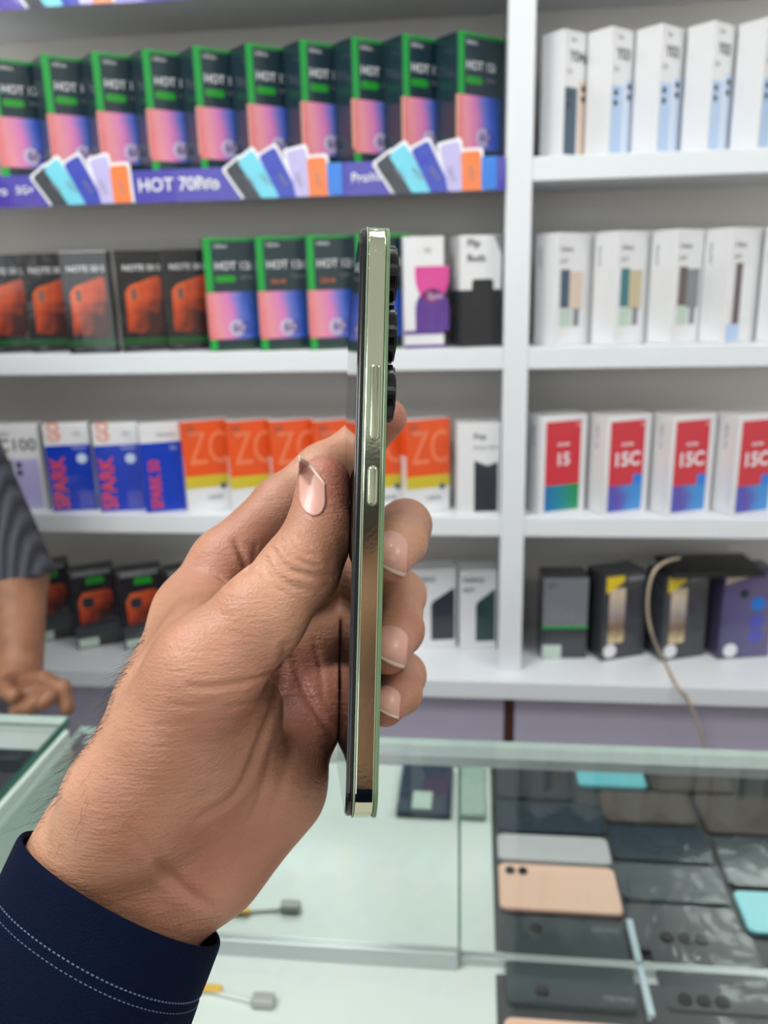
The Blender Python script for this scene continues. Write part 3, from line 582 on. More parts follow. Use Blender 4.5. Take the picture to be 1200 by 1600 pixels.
# divider strips, boxes and a charger
stripw = mat('pale_divider', C(190, 206, 216), .3)
q0, q1 = flo(998, 1520), flo(1015, 1600)
q1 = Vector((flo(1018, 1600).x, q1.y+.0, q0.z))
tag(obj('divider_strip', box_mesh(((q0.x+q1.x)/2, (q0.y+q1.y)/2, ZFLOOR+.0072), (.007, abs(q0.y-q1.y), .010), stripw, .001)), 'pale narrow divider strip between two dark phones in the counter', 'divider')
def ctbox(name, label, a, b, h, m, extra=()):
    x0, x1 = min(a.x, b.x), max(a.x, b.x); y0, y1 = min(a.y, b.y), max(a.y, b.y)
    t = thing(name, label, 'box', ((x0+x1)/2, (y0+y1)/2, ZFLOOR+.0004))
    obj('body', box_mesh((0, 0, h/2), (x1-x0, y1-y0, h), m, .0015), t)
    for nm, u0, u1, v0, v1, mm in extra:
        obj(nm, box_mesh((((u0+u1)/2-.5)*(x1-x0), ((v0+v1)/2-.5)*(y1-y0), h+.0003), ((u1-u0)*(x1-x0), (v1-v0)*(y1-y0), .0006), mm), t)
    return t
ctbox('accessory_box', 'dark navy flat box with a pale square label in the counter', unf(620, 1272), unf(708, 1200), .012, mat('navy_box', C(46, 58, 78), .4, var=.1), [('label', .28, .64, .62, .96, pr['mint'])])
ctbox('accessory_box', 'pale green flat box with green end strip in the counter', unf(719, 1288), unf(757, 1206), .010, mat('palegreen_box', C(160, 182, 170), .4, var=.05), [('end_strip', 0, 1, .0, .1, pr['green'])])
ctbox('accessory_box', 'slate grey flat box near the left end of the counter', unf(128, 1262), unf(200, 1170), .02, mat('slate_box', C(86, 96, 106), .4, var=.1))
yl_ = mat('yellow_tag', C(230, 180, 60), .5); cw = mat('white_cable', C(226, 226, 222), .5)
chg = thing('charger', 'white charger cable with grey plug and yellow tag lying in the counter', 'charger', (0, 0, 0))
pts = [flo(300, 1545), flo(345, 1556), flo(385, 1566), flo(402, 1570)]
obj('cable', tube(spline([p+Vector((0, 0, .003)) for p in pts], 6), .0022, cw), chg)
q = flo(412, 1571); obj('plug', box_mesh((q.x, q.y, ZFLOOR+.006), (.024, .014, .011), mat('grey_plug', C(168, 166, 160), .4), .003), chg)
q = flo(328, 1551); obj('tag', box_mesh((q.x, q.y, ZFLOOR+.006), (.026, .008, .004), yl_, .001), chg)
for k, (a, lb, m) in enumerate([((20, 1172), 'small blue box under the left glass counter top', pr['azure']), ((45, 1200), 'small dark box under the left glass counter top', ph_dark)]):
    q = at_Z(a[0], a[1], ZG-.18); tag(obj('accessory_box', box_mesh((q.x-.03, q.y, ZG-.18+.0125), (.06, .03, .024), m, .002)), lb, 'box')

# ------------------------------------------------------------------ signed-distance modelling
def smin(a, b, k):
    h = np.maximum(k-np.abs(a-b), 0)/k
    return np.minimum(a, b)-h*h*k*0.25
def cone(p, a, b, ra, rb):
    ba = (b-a).astype(np.float32); pa = p-a.astype(np.float32); h = np.clip(pa@ba/float(ba@ba), 0, 1)
    return np.linalg.norm(pa-h[:, None]*ba, axis=1)-(ra+(rb-ra)*h)
def chain(p, pts, k):
    d = None
    for (a, ra), (b, rb) in zip(pts[:-1], pts[1:]):
        c = cone(p, a, b, ra, rb); d = c if d is None else smin(d, c, k)
    return d
def mesh_sdf(F, lo, hi, h, B=6):
    lo = np.array(lo, np.float32); n = np.ceil((np.array(hi)-lo)/(h*B)).astype(int)
    cc = np.stack(np.meshgrid(*[np.arange(k) for k in n], indexing='ij'), -1).reshape(-1, 3)
    cen = lo+(cc+.5)*h*B
    fc = F(cen.astype(np.float32)).reshape(n)
    act = np.abs(fc) < h*B*1.15+.002
    N = n*B
    big = np.repeat(np.repeat(np.repeat(np.sign(fc).astype(np.float32), B, 0), B, 1), B, 2)
    am = np.repeat(np.repeat(np.repeat(act, B, 0), B, 1), B, 2)
    idx = np.argwhere(am)
    vals = np.empty(len(idx), np.float32)
    for s in range(0, len(idx), 400000):
        vals[s:s+400000] = F((lo+idx[s:s+400000]*h).astype(np.float32))
    big[am] = vals
    ins = big < 0
    cnt = np.zeros(tuple(N-1), np.uint8)
    offs = [(i, j, k) for i in (0, 1) for j in (0, 1) for k in (0, 1)]
    sl = lambda o: tuple(slice(o[a], N[a]-1+o[a]) for a in range(3))
    for o in offs: cnt += ins[sl(o)]
    ac = np.argwhere((cnt > 0) & (cnt < 8))
    vid = -np.ones(tuple(N-1), np.int32); vid[ac[:, 0], ac[:, 1], ac[:, 2]] = np.arange(len(ac))
    cv = {o: big[ac[:, 0]+o[0], ac[:, 1]+o[1], ac[:, 2]+o[2]] for o in offs}
    acc = np.zeros((len(ac), 3)); wn = np.zeros(len(ac))
    for o in offs:
        for a in range(3):
            if o[a] == 0:
                o2 = tuple(o[b]+(b == a) for b in range(3))
                m = (cv[o] < 0) != (cv[o2] < 0)
                t = np.where(m, cv[o]/np.where(m, cv[o]-cv[o2], 1), 0)
                pnt = np.array(o, float)[None]+t[:, None]*np.eye(3)[a][None]
                acc += np.where(m[:, None], pnt, 0); wn += m
    V = lo+(ac+acc/wn[:, None])*h
    quads = []
    for a in range(3):
        b, c = (a+1) % 3, (a+2) % 3
        s0 = [slice(0, N[0]), slice(0, N[1]), slice(0, N[2])]; s1 = list(s0)
        s0[a] = slice(0, N[a]-1); s1[a] = slice(1, N[a])
        x = np.argwhere(ins[tuple(s0)] != ins[tuple(s1)])
        x = x[(x[:, b] > 0) & (x[:, c] > 0) & (x[:, b] < N[b]-1) & (x[:, c] < N[c]-1)]
        flip = ins[x[:, 0], x[:, 1], x[:, 2]]
        eb, ec = np.eye(3, dtype=int)[b], np.eye(3, dtype=int)[c]
        g = lambda y: vid[y[:, 0], y[:, 1], y[:, 2]]
        q = np.stack([g(x-eb-ec), g(x-ec), g(x), g(x-eb)], 1)
        q[~flip] = q[~flip][:, ::-1]
        quads.append(q)
    Q = np.concatenate(quads); Q = Q[(Q >= 0).all(1)]
    e = h*.3
    for _ in range(3):
        f0 = F(V.astype(np.float32)); g = np.stack([F((V+np.eye(3)[a]*e).astype(np.float32))-f0 for a in range(3)], 1)/e
        st = f0[:, None]*g/np.maximum((g*g).sum(1), .3)[:, None]
        ln = np.linalg.norm(st, axis=1); st *= np.minimum(1, h*.7/np.maximum(ln, 1e-9))[:, None]
        V = V-st*.8
    return V, Q, g/np.maximum(np.linalg.norm(g, axis=1), 1e-6)[:, None]
def np_mesh(V, Q, m, smooth=True):
    me = bpy.data.meshes.new('mesh'); me.from_pydata(V.tolist(), [], Q.tolist()); me.update()
    if smooth: me.polygons.foreach_set('use_smooth', np.ones(len(me.polygons), bool))
    me.materials.append(m); return me

# ------------------------------------------------------------------ the held phone (camera space -> world)
top, bot = P(588, 336, .2350), P(565, 1292, .2170)
Lx = (top-bot); PLEN = np.linalg.norm(Lx); Lx /= PLEN
Wd = np.array([-.088, -.115, -1.0]); Wd -= Lx*(Wd@Lx); Wd /= np.linalg.norm(Wd)
Tx = np.cross(Wd, Lx); Tx /= np.linalg.norm(Tx)
if Tx[0] < 0: Tx = -Tx
PO = (top+bot)/2
PWID = .0765
# local phone axes: x = thickness (screen at -x, back at +x), y = depth, z = up
PM = Matrix(((Tx[0], Wd[0], Lx[0], PO[0]), (Tx[1], Wd[1], Lx[1], PO[1]), (Tx[2], Wd[2], Lx[2], PO[2]), (0, 0, 0, 1)))
PMW = CM @ PM
def to_phone(p): return (p-PO.astype(np.float32)) @ np.stack([Tx, Wd, Lx], 1).astype(np.float32)
def sd_phone(p):
    q = to_phone(p); q = q-np.array([0, PWID/2, 0], np.float32)
    r = .009
    yz = np.abs(q[:, 1:])-np.array([PWID/2-r, PLEN/2-r], np.float32)
    d2 = np.linalg.norm(np.maximum(yz, 0), axis=1)+np.minimum(yz.max(1), 0)-r
    dx = np.abs(q[:, 0])-.0043
    v = np.stack([d2, dx], 1)
    return np.linalg.norm(np.maximum(v, 0), axis=1)+np.minimum(v.max(1), 0)

def phone_slab(x0, x1, inset, m, bev=.0006, r=.0095, zo=0.0, seg=3):
    pts = rrect(PWID-2*inset, PLEN-2*inset, r-inset, PWID/2, 0, 12)
    bm = bmesh.new()
    a = [bm.verts.new((x0, p[0], p[1])) for p in pts]; b = [bm.verts.new((x1, p[0], p[1])) for p in pts]; n = len(pts)
    f0 = bm.faces.new(a); f1 = bm.faces.new(b[::-1])
    for i in range(n): bm.faces.new((a[i], b[i], b[(i+1) % n], a[(i+1) % n]))
    bmesh.ops.recalc_face_normals(bm, faces=bm.faces)
    if bev > 0: bmesh.ops.bevel(bm, geom=list(f0.edges)+list(f1.edges), offset=bev, segments=seg, profile=.5, affect='EDGES')
    me = finish(bm, m)
    return me
chrome = mat('polished_frame', C(196, 202, 178), .10, metal=1.0)
_nt = chrome.node_tree; _b = _nt.nodes['Principled BSDF']; _tc = [n for n in _nt.nodes if n.type == 'TEX_COORD'][0]
_sx = _nt.nodes.new('ShaderNodeSeparateXYZ'); _nt.links.new(_tc.outputs['Object'], _sx.inputs[0])
_mr = _nt.nodes.new('ShaderNodeMapRange'); _mr.inputs[1].default_value = .064; _mr.inputs[2].default_value = .080; _mr.inputs[3].default_value = .04; _mr.inputs[4].default_value = .8; _nt.links.new(_sx.outputs[2], _mr.inputs[0])
_nz = _nt.nodes.new('ShaderNodeTexNoise'); _nz.inputs['Scale'].default_value = 900; _nz.inputs['Detail'].default_value = 4; _nt.links.new(_tc.outputs['Object'], _nz.inputs['Vector'])
_bp = _nt.nodes.new('ShaderNodeBump'); _bp.inputs['Distance'].default_value = .0003; _nt.links.new(_mr.outputs[0], _bp.inputs['Strength']); _nt.links.new(_nz.outputs['Fac'], _bp.inputs['Height']); _nt.links.new(_bp.outputs[0], _b.inputs['Normal'])
scrm = mat('phone_screen', C(8, 9, 12), .03, spec=.8)
bez = mat('phone_bezel', C(16, 17, 22), .18)
case_m = glass_mat('clear_case', (.70, .88, .66, 1))
case_e = mat('case_edge', C(98, 124, 90), .12, spec=.7)
case_p = mat('case_edge_pale', C(140, 156, 134), .2, spec=.6)
ph = thing('smartphone', 'slim smartphone with chrome frame and clear green case held upright in the hand', 'phone', M=PMW)
obj('screen', phone_slab(-.0043, -.0036, .0012, scrm, .0003), ph)
obj('bezel', phone_slab(-.0041, -.0022, .0006, bez, .0008), ph)
fr = obj('frame', phone_slab(-.0020, .0031, .0002, chrome, .0004), ph)
obj('back_cover', phone_slab(.0031, .0037, .0010, mat('back_cover_green', C(120, 150, 110), .15), .0002), ph)
obj('case_rim', phone_slab(-.0024, -.0020, .0001, case_p, .0001), ph, label='pale green line of the clear case beside the screen')
obj('case_rim', phone_slab(.0031, .0042, .0001, case_e, .0003), ph, label='green edge of the clear case at the back')
def pill_mesh(zc, ln, wd, y0, y1, m, bev):
    pts = rrect(wd, ln, wd/2-.00001, 0, 0, 8); bm = bmesh.new()
    a = [bm.verts.new((p[0], y0, zc+p[1])) for p in pts]; b = [bm.verts.new((p[0], y1, zc+p[1])) for p in pts]; n = len(pts)
    f0 = bm.faces.new(a); bm.faces.new(b[::-1])
    for i in range(n): bm.faces.new((a[i], b[i], b[(i+1) % n], a[(i+1) % n]))
    bmesh.ops.recalc_face_normals(bm, faces=bm.faces)
    bmesh.ops.bevel(bm, geom=list(f0.edges), offset=bev, segments=3, affect='EDGES')
    return finish(bm, m, True)
def near_z(px, py, w_=0.0):        # height along the phone of the near-face point seen at this pixel
    d = P(px, py, 1.0); n = Wd; s = ((PO+Wd*w_)@n)/(d@n); q = d*s-PO; return float(q@Lx), float(q@Tx)
for (nm, y0, y1, xc) in (('volume_button', 569, 687, 586), ('power_button', 729, 789, 582)):
    za, xa = near_z(xc, y0); zb_, xb = near_z(xc, y1)
    o = obj(nm, pill_mesh((za+zb_)/2, za-zb_, .0024, -.0007, .0006, chrome, .0004), ph, M=Matrix.Translation(((xa+xb)/2, 0, 0)))
    obj('button_surround', pill_mesh((za+zb_)/2, za-zb_+.0006, .0029, -.00012, .0006, case_e, .0001), o)
lensm = mat('lens_ring', C(14, 14, 17), .22, metal=.3)
for k, py in enumerate((434, 526, 618)):
    z, _ = near_z(600, py, .017)
    bm = bmesh.new(); bmesh.ops.create_cone(bm, cap_ends=True, segments=48, radius1=.0087, radius2=.0085, depth=.0030)
    bm.faces.ensure_lookup_table(); bmesh.ops.bevel(bm, geom=[e for e in bm.edges if any(len(f.verts) > 4 for f in e.link_faces) and e.verts[0].co.z > 0], offset=.0006, segments=3, affect='EDGES')
    bmesh.ops.rotate(bm, cent=(0, 0, 0), matrix=Matrix.Rotation(math.pi/2, 3, 'Y'), verts=bm.verts); bmesh.ops.translate(bm, vec=(.0043+.0014, .0150, z), verts=bm.verts)
    ln = obj('camera_ring', finish(bm, lensm, False), ph)
    bm = bmesh.new(); bmesh.ops.create_cone(bm, cap_ends=True, segments=32, radius1=.0058, radius2=.0056, depth=.0004)
    bmesh.ops.rotate(bm, cent=(0, 0, 0), matrix=Matrix.Rotation(math.pi/2, 3, 'Y'), verts=bm.verts); bmesh.ops.translate(bm, vec=(.0043+.0031, .0150, z), verts=bm.verts)
    obj('lens_glass', finish(bm, scrm), ln)

# ------------------------------------------------------------------ the hand
# frame of the cuff: centre, arm direction, half axes
A = P(-60, 2000, .225)-P(192, 1385, .252); A /= np.linalg.norm(A)
c0 = P(192, 1384, .2505); Mj = (P(346, 1464, .255)-P(30, 1298, .246))/2; Mn = np.cross(A, Mj); Mn *= .0315/np.linalg.norm(Mn)
if Mn[2] > 0: Mn = -Mn               # away from the camera
_lo, _hi = 0.0, .06
for _k in range(30):                 # how far the near side of the cuff has slid down the arm
    SHEAR = (_lo+_hi)/2; _q = c0-Mn+A*SHEAR
    if 800-_q[1]/-_q[2]*FPX < 1424: _lo = SHEAR
    else: _hi = SHEAR
FA = (c0+A*.10-Mj*.36, .0155); FB = (c0+A*.10+Mj*.36, .0155)
def J(px, py, d, mm): return (P(px, py, d), mm*.001)
THUMB = [J(318, 1050, .233, 14.5), J(405, 965, .236, 12.4), J(470, 888, .242, 11.0), J(497, 838, .247, 9.6), J(506, 755, .253, 8.2)]
INDEX = [J(353, 881, .300, 12.2), J(440, 790, .308, 10.4), J(505, 735, .313, 9.7), J(563, 695, .320, 8.4), J(606, 653, .313, 7.2)]
MIDDLE = [J(455, 930, .303, 11.2), J(545, 878, .312, 10.0), J(633, 821, .316, 9.4), J(628, 846, .284, 8.0), J(608, 876, .268, 7.0)]
RING = [J(484, 1012, .301, 11.0), J(552, 958, .311, 9.8), J(626, 930, .316, 9.0), J(624, 985, .285, 7.8), J(606, 1021, .267, 6.8)]
PINKY = [J(508, 1098, .293, 10.2), J(562, 1055, .304, 9.0), J(629, 1055, .308, 8.0), J(624, 1082, .283, 7.0), J(602, 1106, .266, 6.0)]
CHAINS = [
    [FA, J(136, 1374, .248, 17.5), J(208, 1252, .240, 19), J(318, 1050, .233, 14.5)],
    [FB, J(240, 1385, .255, 18.5), J(300, 1345, .262, 16)],
    [J(136, 1374, .250, 17), J(150, 1300, .262, 15), J(250, 1085, .285, 13.5), J(300, 958, .294, 12.8), J(353, 881, .300, 12.2)],
    [J(180, 1340, .262, 15), J(330, 1120, .287, 13), J(455, 930, .303, 11.2)],
    [J(225, 1350, .262, 15), J(370, 1180, .284, 13), J(484, 1012, .301, 11.0)],
    [J(275, 1365, .260, 16), J(425, 1215, .274, 14.5), J(508, 1098, .293, 10.2)],
    [J(335, 1345, .258, 16), J(425, 1235, .267, 16)],
    [J(235, 1245, .246, 17), J(365, 1115, .252, 15)],
    [J(300, 1240, .252, 15), J(350, 1180, .258, 15)],
    [J(300, 1010, .25, 11), J(330, 960, .28, 11)],
    [J(250, 1100, .25, 14), J(290, 1020, .275, 12)],
]
def F_hand(p):
    palm = None
    for c in CHAINS:
        d = chain(p, c, .006); palm = d if palm is None else smin(palm, d, .010)
    palm = smin(palm, chain(p, THUMB, .004), .007)
    fg = None
    for c in (INDEX, MIDDLE, RING, PINKY):
        d = chain(p, c, .004); fg = d if fg is None else smin(fg, d, .0014)
    hnd = smin(palm, fg, .005)
    return np.maximum(hnd, -(sd_phone(p)-.0001))
allp = np.array([c[0] for ch in CHAINS+[THUMB, INDEX, MIDDLE, RING, PINKY] for c in ch])
lo = allp.min(0)-.026; hi = allp.max(0)+.026
V, Q, Nn = mesh_sdf(F_hand, lo, hi, .00085)
print('hand verts', len(V))
# creases: polylines seen on the palm, carried onto the surface
bv = BVHTree.FromPolygons(V.tolist(), Q.tolist())
def hit(px, py):
    d = Vector(P(px, py, 1.0)).normalized(); h_ = bv.ray_cast(Vector((0, 0, 0)), d); return h_
CRE = [  # (points, depth mm, width mm)
    ([(446, 1010), (440, 1045), (430, 1095), (411, 1148), (371, 1238), (312, 1279)], 1.3, 1.7),
    ([(456, 1027), (479, 1085), (520, 1148)], .9, 1.3),
    ([(438, 1040), (415, 1056), (380, 1066), (335, 1073), (295, 1072)], .8, .9),
    ([(428, 1085), (395, 1098), (352, 1105)], .4, .8), ([(345, 1098), (300, 1104), (262, 1100)], .3, .8),
    ([(416, 1112), (380, 1124), (330, 1128)], .3, .8), ([(300, 1128), (250, 1132)], .2, .8),
    ([(408, 1140), (360, 1152)], .22, .8), ([(345, 1160), (290, 1164)], .22, .8), ([(400, 1168), (350, 1180)], .2, .8),
    ([(385, 1200), (340, 1208), (300, 1212)], .25, .8), ([(270, 1222), (220, 1218)], .2, .8), ([(350, 1238), (310, 1243)], .18, .8),
    ([(245, 1351), (290, 1391), (330, 1418)], 1.0, 1.6), ([(200, 1300), (245, 1345), (255, 1370)], .5, 1.5),
    ([(414, 872), (428, 896), (461, 917), (500, 925)], .6, .8), ([(425, 857), (449, 887), (488, 899), (525, 900)], .7, .8), ([(440, 842), (461, 872), (500, 887)], .6, .7), ([(405, 885), (420, 910), (450, 930)], .35, .7), ([(450, 832), (470, 860), (495, 870)], .35, .6),
    ([(368, 845), (378, 868), (388, 895)], 1.1, 1.2), ([(400, 850), (395, 880)], .4, .9), ([(340, 900), (360, 915)], .4, .9),
    ([(490, 1000), (500, 1040), (505, 1090)], .4, 1.0), ([(410, 1300), (440, 1230), (460, 1150)], .5, 1.6), ([(370, 1330), (405, 1250), (425, 1170)], .4, 1.5),
]
disp = np.zeros(len(V))
for pts, dep, wid in CRE:
    sp = spline([(x, y, 0) for x, y in pts], 10)
    q = [hit(p.x, p.y)[0] for p in sp]; q = np.array([list(v) for v in q if v is not None])
    if len(q) < 2: continue
    taper = np.sin(np.linspace(.25, math.pi-.25, len(q)))**.5
    seg = np.full(len(V), 1e9); tp = np.zeros(len(V))
    for i in range(len(q)-1):
        if np.linalg.norm(q[i+1]-q[i]) > .02: continue
        ba = q[i+1]-q[i]; pa = V-q[i]; hh = np.clip(pa@ba/max(ba@ba, 1e-12), 0, 1)
        dd = np.linalg.norm(pa-hh[:, None]*ba, axis=1); m = dd < seg
        seg[m] = dd[m]; tp[m] = taper[i]
    w_ = wid*.001
    disp += tp*dep*.001*(-np.exp(-(seg/w_)**2)+.18*np.exp(-((seg-2.1*w_)/(1.2*w_))**2))
disp = np.clip(disp, -.0016, .0008)
V2 = V+Nn*disp[:, None]

def skin_material(name, base, dark, pink):
    m = bpy.data.materials.new(name); m.use_nodes = True; nt = m.node_tree; b = nt.nodes['Principled BSDF']; N_ = nt.nodes.new; L_ = nt.links.new
    tc = N_('ShaderNodeTexCoord')
    n1 = N_('ShaderNodeTexNoise'); n1.inputs['Scale'].default_value = 26; n1.inputs['Detail'].default_value = 5; L_(tc.outputs['Object'], n1.inputs['Vector'])
    n2 = N_('ShaderNodeTexNoise'); n2.inputs['Scale'].default_value = 60; n2.inputs['Detail'].default_value = 6; L_(tc.outputs['Object'], n2.inputs['Vector'])
    cr = N_('ShaderNodeValToRGB'); el = cr.color_ramp.elements; el[0].position = .32; el[0].color = dark; el[1].position = .66; el[1].color = base; L_(n1.outputs['Fac'], cr.inputs[0])
    at = N_('ShaderNodeAttribute'); at.attribute_name = 'pinkness'
    mx = N_('ShaderNodeMix'); mx.data_type = 'RGBA'; L_(cr.outputs[0], mx.inputs[6]); mx.inputs[7].default_value = pink
    mm = N_('ShaderNodeMath'); mm.operation = 'MULTIPLY'; L_(at.outputs['Fac'], mm.inputs[0]); L_(n2.outputs['Fac'], mm.inputs[1]); 
    m2 = N_('ShaderNodeMath'); m2.operation = 'MULTIPLY'; m2.inputs[1].default_value = 1.6; m2.use_clamp = True; L_(mm.outputs[0], m2.inputs[0]); L_(m2.outputs[0], mx.inputs[0])
    L_(mx.outputs[2], b.inputs['Base Color'])
    b.inputs['Roughness'].default_value = .46; b.inputs['Specular IOR Level'].default_value = .45
    b.inputs['Subsurface Weight'].default_value = .12; b.inputs['Subsurface Radius'].default_value = (1, .35, .18); b.inputs['Subsurface Scale'].default_value = .004
    vo = N_('ShaderNodeTexVoronoi'); vo.inputs['Scale'].default_value = 1100; L_(tc.outputs['Object'], vo.inputs['Vector'])
    mp = N_('ShaderNodeMapping'); mp.inputs['Scale'].default_value = (260, 1100, 500); mp.inputs['Rotation'].default_value = (0, 0, .35); L_(tc.outputs['Object'], mp.inputs[0])
    n3 = N_('ShaderNodeTexNoise'); n3.inputs['Scale'].default_value = 1.0; n3.inputs['Detail'].default_value = 3; L_(mp.outputs[0], n3.inputs['Vector'])
    ad = N_('ShaderNodeMath'); ad.operation = 'MULTIPLY_ADD'; ad.inputs[1].default_value = .45; L_(vo.outputs['Distance'], ad.inputs[0]); L_(n3.outputs['Fac'], ad.inputs[2])
    mp2 = N_('ShaderNodeMapping'); mp2.inputs['Scale'].default_value = (70, 520, 240); mp2.inputs['Rotation'].default_value = (0, 0, -.12); L_(tc.outputs['Object'], mp2.inputs[0])
    n4 = N_('ShaderNodeTexNoise'); n4.inputs['Scale'].default_value = 1.0; n4.inputs['Detail'].default_value = 2; n4.inputs['Distortion'].default_value = .4; L_(mp2.outputs[0], n4.inputs['Vector'])
    b0 = N_('ShaderNodeBump'); b0.inputs['Strength'].default_value = .26; b0.inputs['Distance'].default_value = .0011; L_(n4.outputs['Fac'], b0.inputs['Height'])
    bp = N_('ShaderNodeBump'); L_(b0.outputs[0], bp.inputs['Normal']); bp.inputs['Strength'].default_value = .55; bp.inputs['Distance'].default_value = .0005; L_(ad.outputs[0], bp.inputs['Height']); L_(bp.outputs[0], b.inputs['Normal'])
    return m
skin = skin_material('skin_hand', C(190, 141, 114), C(158, 108, 84), C(178, 98, 90))
hm = np_mesh(V2, Q, skin)
pk = np.zeros(len(V2), np.float32)
for (c, r, s) in [(P(520, 745, .25), .011, .9), (P(540, 790, .25), .008, .6), (P(615, 890, .262), .009, .5), (P(612, 1035, .262), .009, .5), (P(608, 1115, .262), .009, .5), (P(620, 650, .31), .010, .6),
                  (P(480, 1080, .28), .022, .45), (P(380, 870, .29), .016, .45), (P(340, 1330, .25), .022, .4), (P(650, 960, .28), .008, .35), (P(360, 1090, .235), .02, .3)]:
    pk = np.maximum(pk, s*np.exp(-(np.linalg.norm(V2-c, axis=1)/r)**2))
hm.attributes.new('pinkness', 'FLOAT', 'POINT').data.foreach_set('value', pk.astype(np.float32))
me_person = thing('person', 'hand with navy sleeve reaching in from the lower left holding the phone', 'person', M=CM)
hand = obj('hand', hm, me_person, label='bare hand gripping the phone, thumb on the screen side')

# nails: curved plates grown on the finger surface
bv2 = BVHTree.FromPolygons(V2.tolist(), Q.tolist())
nailm = mat('nail', C(204, 152, 138), .38, coat=.1, var=.06, vscale=120)
nailtip = mat('nail_edge', C(226, 200, 184), .4)
def nail(center, ax, ay, name, lift=.00035, tipfrac=.80, slant=0.0):
    # center pixel, ax half-axis towards the tip (px vector), ay half-axis across
    nu, nv = 22, 16; bm = bmesh.new(); grid = []; last = None
    for i in range(nu+1):
        row = []
        u = -1+2*i/nu
        wd = (1-max(0, (-u-.35)/.65)**2.2)**.5 if u < -.35 else 1.0
        wd = max(wd, .12)
        for j in range(nv+1):
            v = -1+2*j/nv
            uu = u+(.10*(1-v*v) if u > 0 else 0)*u
            if slant and u > -.6: uu -= abs(slant)*((v+1)/2 if slant > 0 else (1-v)/2)*(u+.6)/1.6
            px = center[0]+ax[0]*uu+ay[0]*v*wd; py = center[1]+ax[1]*uu+ay[1]*v*wd
            d = Vector(P(px, py, 1.0)).normalized(); r = bv2.ray_cast(Vector((0, 0, 0)), d)
            if r[0] is not None and (last is None or abs(r[0].length-last) < .02):
                q, nn = r[0], r[1]; last = q.length
            else:
                q = d*(last if last else .26); nn = -d
            row.append(bm.verts.new(q+nn*lift+(-d)*.0001))
        grid.append(row)
    for i in range(nu):
        for j in range(nv):
            f = bm.faces.new((grid[i][j], grid[i][j+1], grid[i+1][j+1], grid[i+1][j])); f.smooth = True
            f.material_index = 1 if (i+.5)/nu > tipfrac else 0
    for _ in range(4): bmesh.ops.smooth_vert(bm, verts=[v for v in bm.verts if not v.is_boundary], factor=.5, use_axis_x=True, use_axis_y=True, use_axis_z=True)
    bmesh.ops.recalc_face_normals(bm, faces=bm.faces)
    cen = sum((v.co for v in bm.verts), Vector())/len(bm.verts)
    bm.faces.ensure_lookup_table()
    if sum((f.normal.dot(-cen.normalized()) for f in bm.faces)) < 0: bmesh.ops.reverse_faces(bm, faces=bm.faces)
    me = finish(bm, [nailm, nailtip])
    o = obj(name, me, hand); md = o.modifiers.new('thickness', 'SOLIDIFY'); md.thickness = .0004; md.offset = -1
    return o
nail((488, 760), (-1, -46), (20, 3), 'thumbnail', tipfrac=.93, slant=.85)
nail((611, 864), (-3, 33), (25, 4), 'fingernail', tipfrac=.93, slant=-.5)
nail((611, 1010), (-3, 31), (25, 4), 'fingernail', tipfrac=.93, slant=-.5)
nail((604, 1096), (-2, 23), (20, 4), 'fingernail', tipfrac=.93, slant=-.5)

# wrist hair
hb = bmesh.new()
hairm = mat('hair', C(24, 20, 20), .5)
def hair(p0, dirs, ln, r=.00007):
    pts = []; d = dirs.normalized(); p = p0.copy(); nseg = 6
    curl = Vector((random.uniform(-1, 1), random.uniform(-1, 1), random.uniform(-1, 1)))*.22
    for k in range(nseg+1):
        pts.append(p.copy()); p += d*ln/nseg; d = (d+curl*.35+Vector((-.03, -.10, 0))).normalized()
    prev = None
    for k, q in enumerate(pts):
        rr = r*(1-.75*k/nseg); t = (pts[min(k+1, nseg)]-pts[max(k-1, 0)]).normalized(); a = t.orthogonal().normalized(); b = t.cross(a)
        ring = [hb.verts.new(q+a*rr*math.cos(x)+b*rr*math.sin(x)) for x in (0, 2.094, 4.189)]
        if prev:
            for m in range(3): hb.faces.new((prev[m], prev[(m+1) % 3], ring[(m+1) % 3], ring[m]))
        prev = ring
sil = [(60, 1290), (100, 1230), (130, 1185), (150, 1150), (175, 1105), (200, 1060), (215, 1035), (235, 980)]
for k in range(170):
    t = random.random()**.85*(len(sil)-1); i = min(int(t), len(sil)-2); f = t-i
    x = sil[i][0]*(1-f)+sil[i+1][0]*f; y = sil[i][1]*(1-f)+sil[i+1][1]*f
    h_ = None
    for s in range(-10, 60, 1):
        hh = hit(x+s, y+s*.5)
        if hh[0] is not None: h_ = hh; break
    if h_ is None: continue
    for extra in range(random.randint(0, 5)):
        hh = hit(x+s+extra*1.5, y+s*.5+extra)
        if hh[0] is not None: h_ = hh
    dirv = h_[1]*.55+Vector((-.35+random.uniform(-.25, .25), -.55+random.uniform(-.3, .3), random.uniform(-.3, .3)))
    hair(h_[0]-h_[1]*.0002, dirv, random.uniform(.004, .011)*(1.15-.5*t/7))
for k in range(14):
    hh = hit(random.uniform(80, 150), random.uniform(1180, 1330))
    if hh[0] is None: continue
    hair(hh[0]-hh[1]*.0002, hh[1]*.25+Vector((random.uniform(-.5, .2), -.7, .1)), random.uniform(.003, .007), .00005)
ho = obj('arm_hair', finish(hb, hairm), me_person); ho['kind'] = 'stuff'

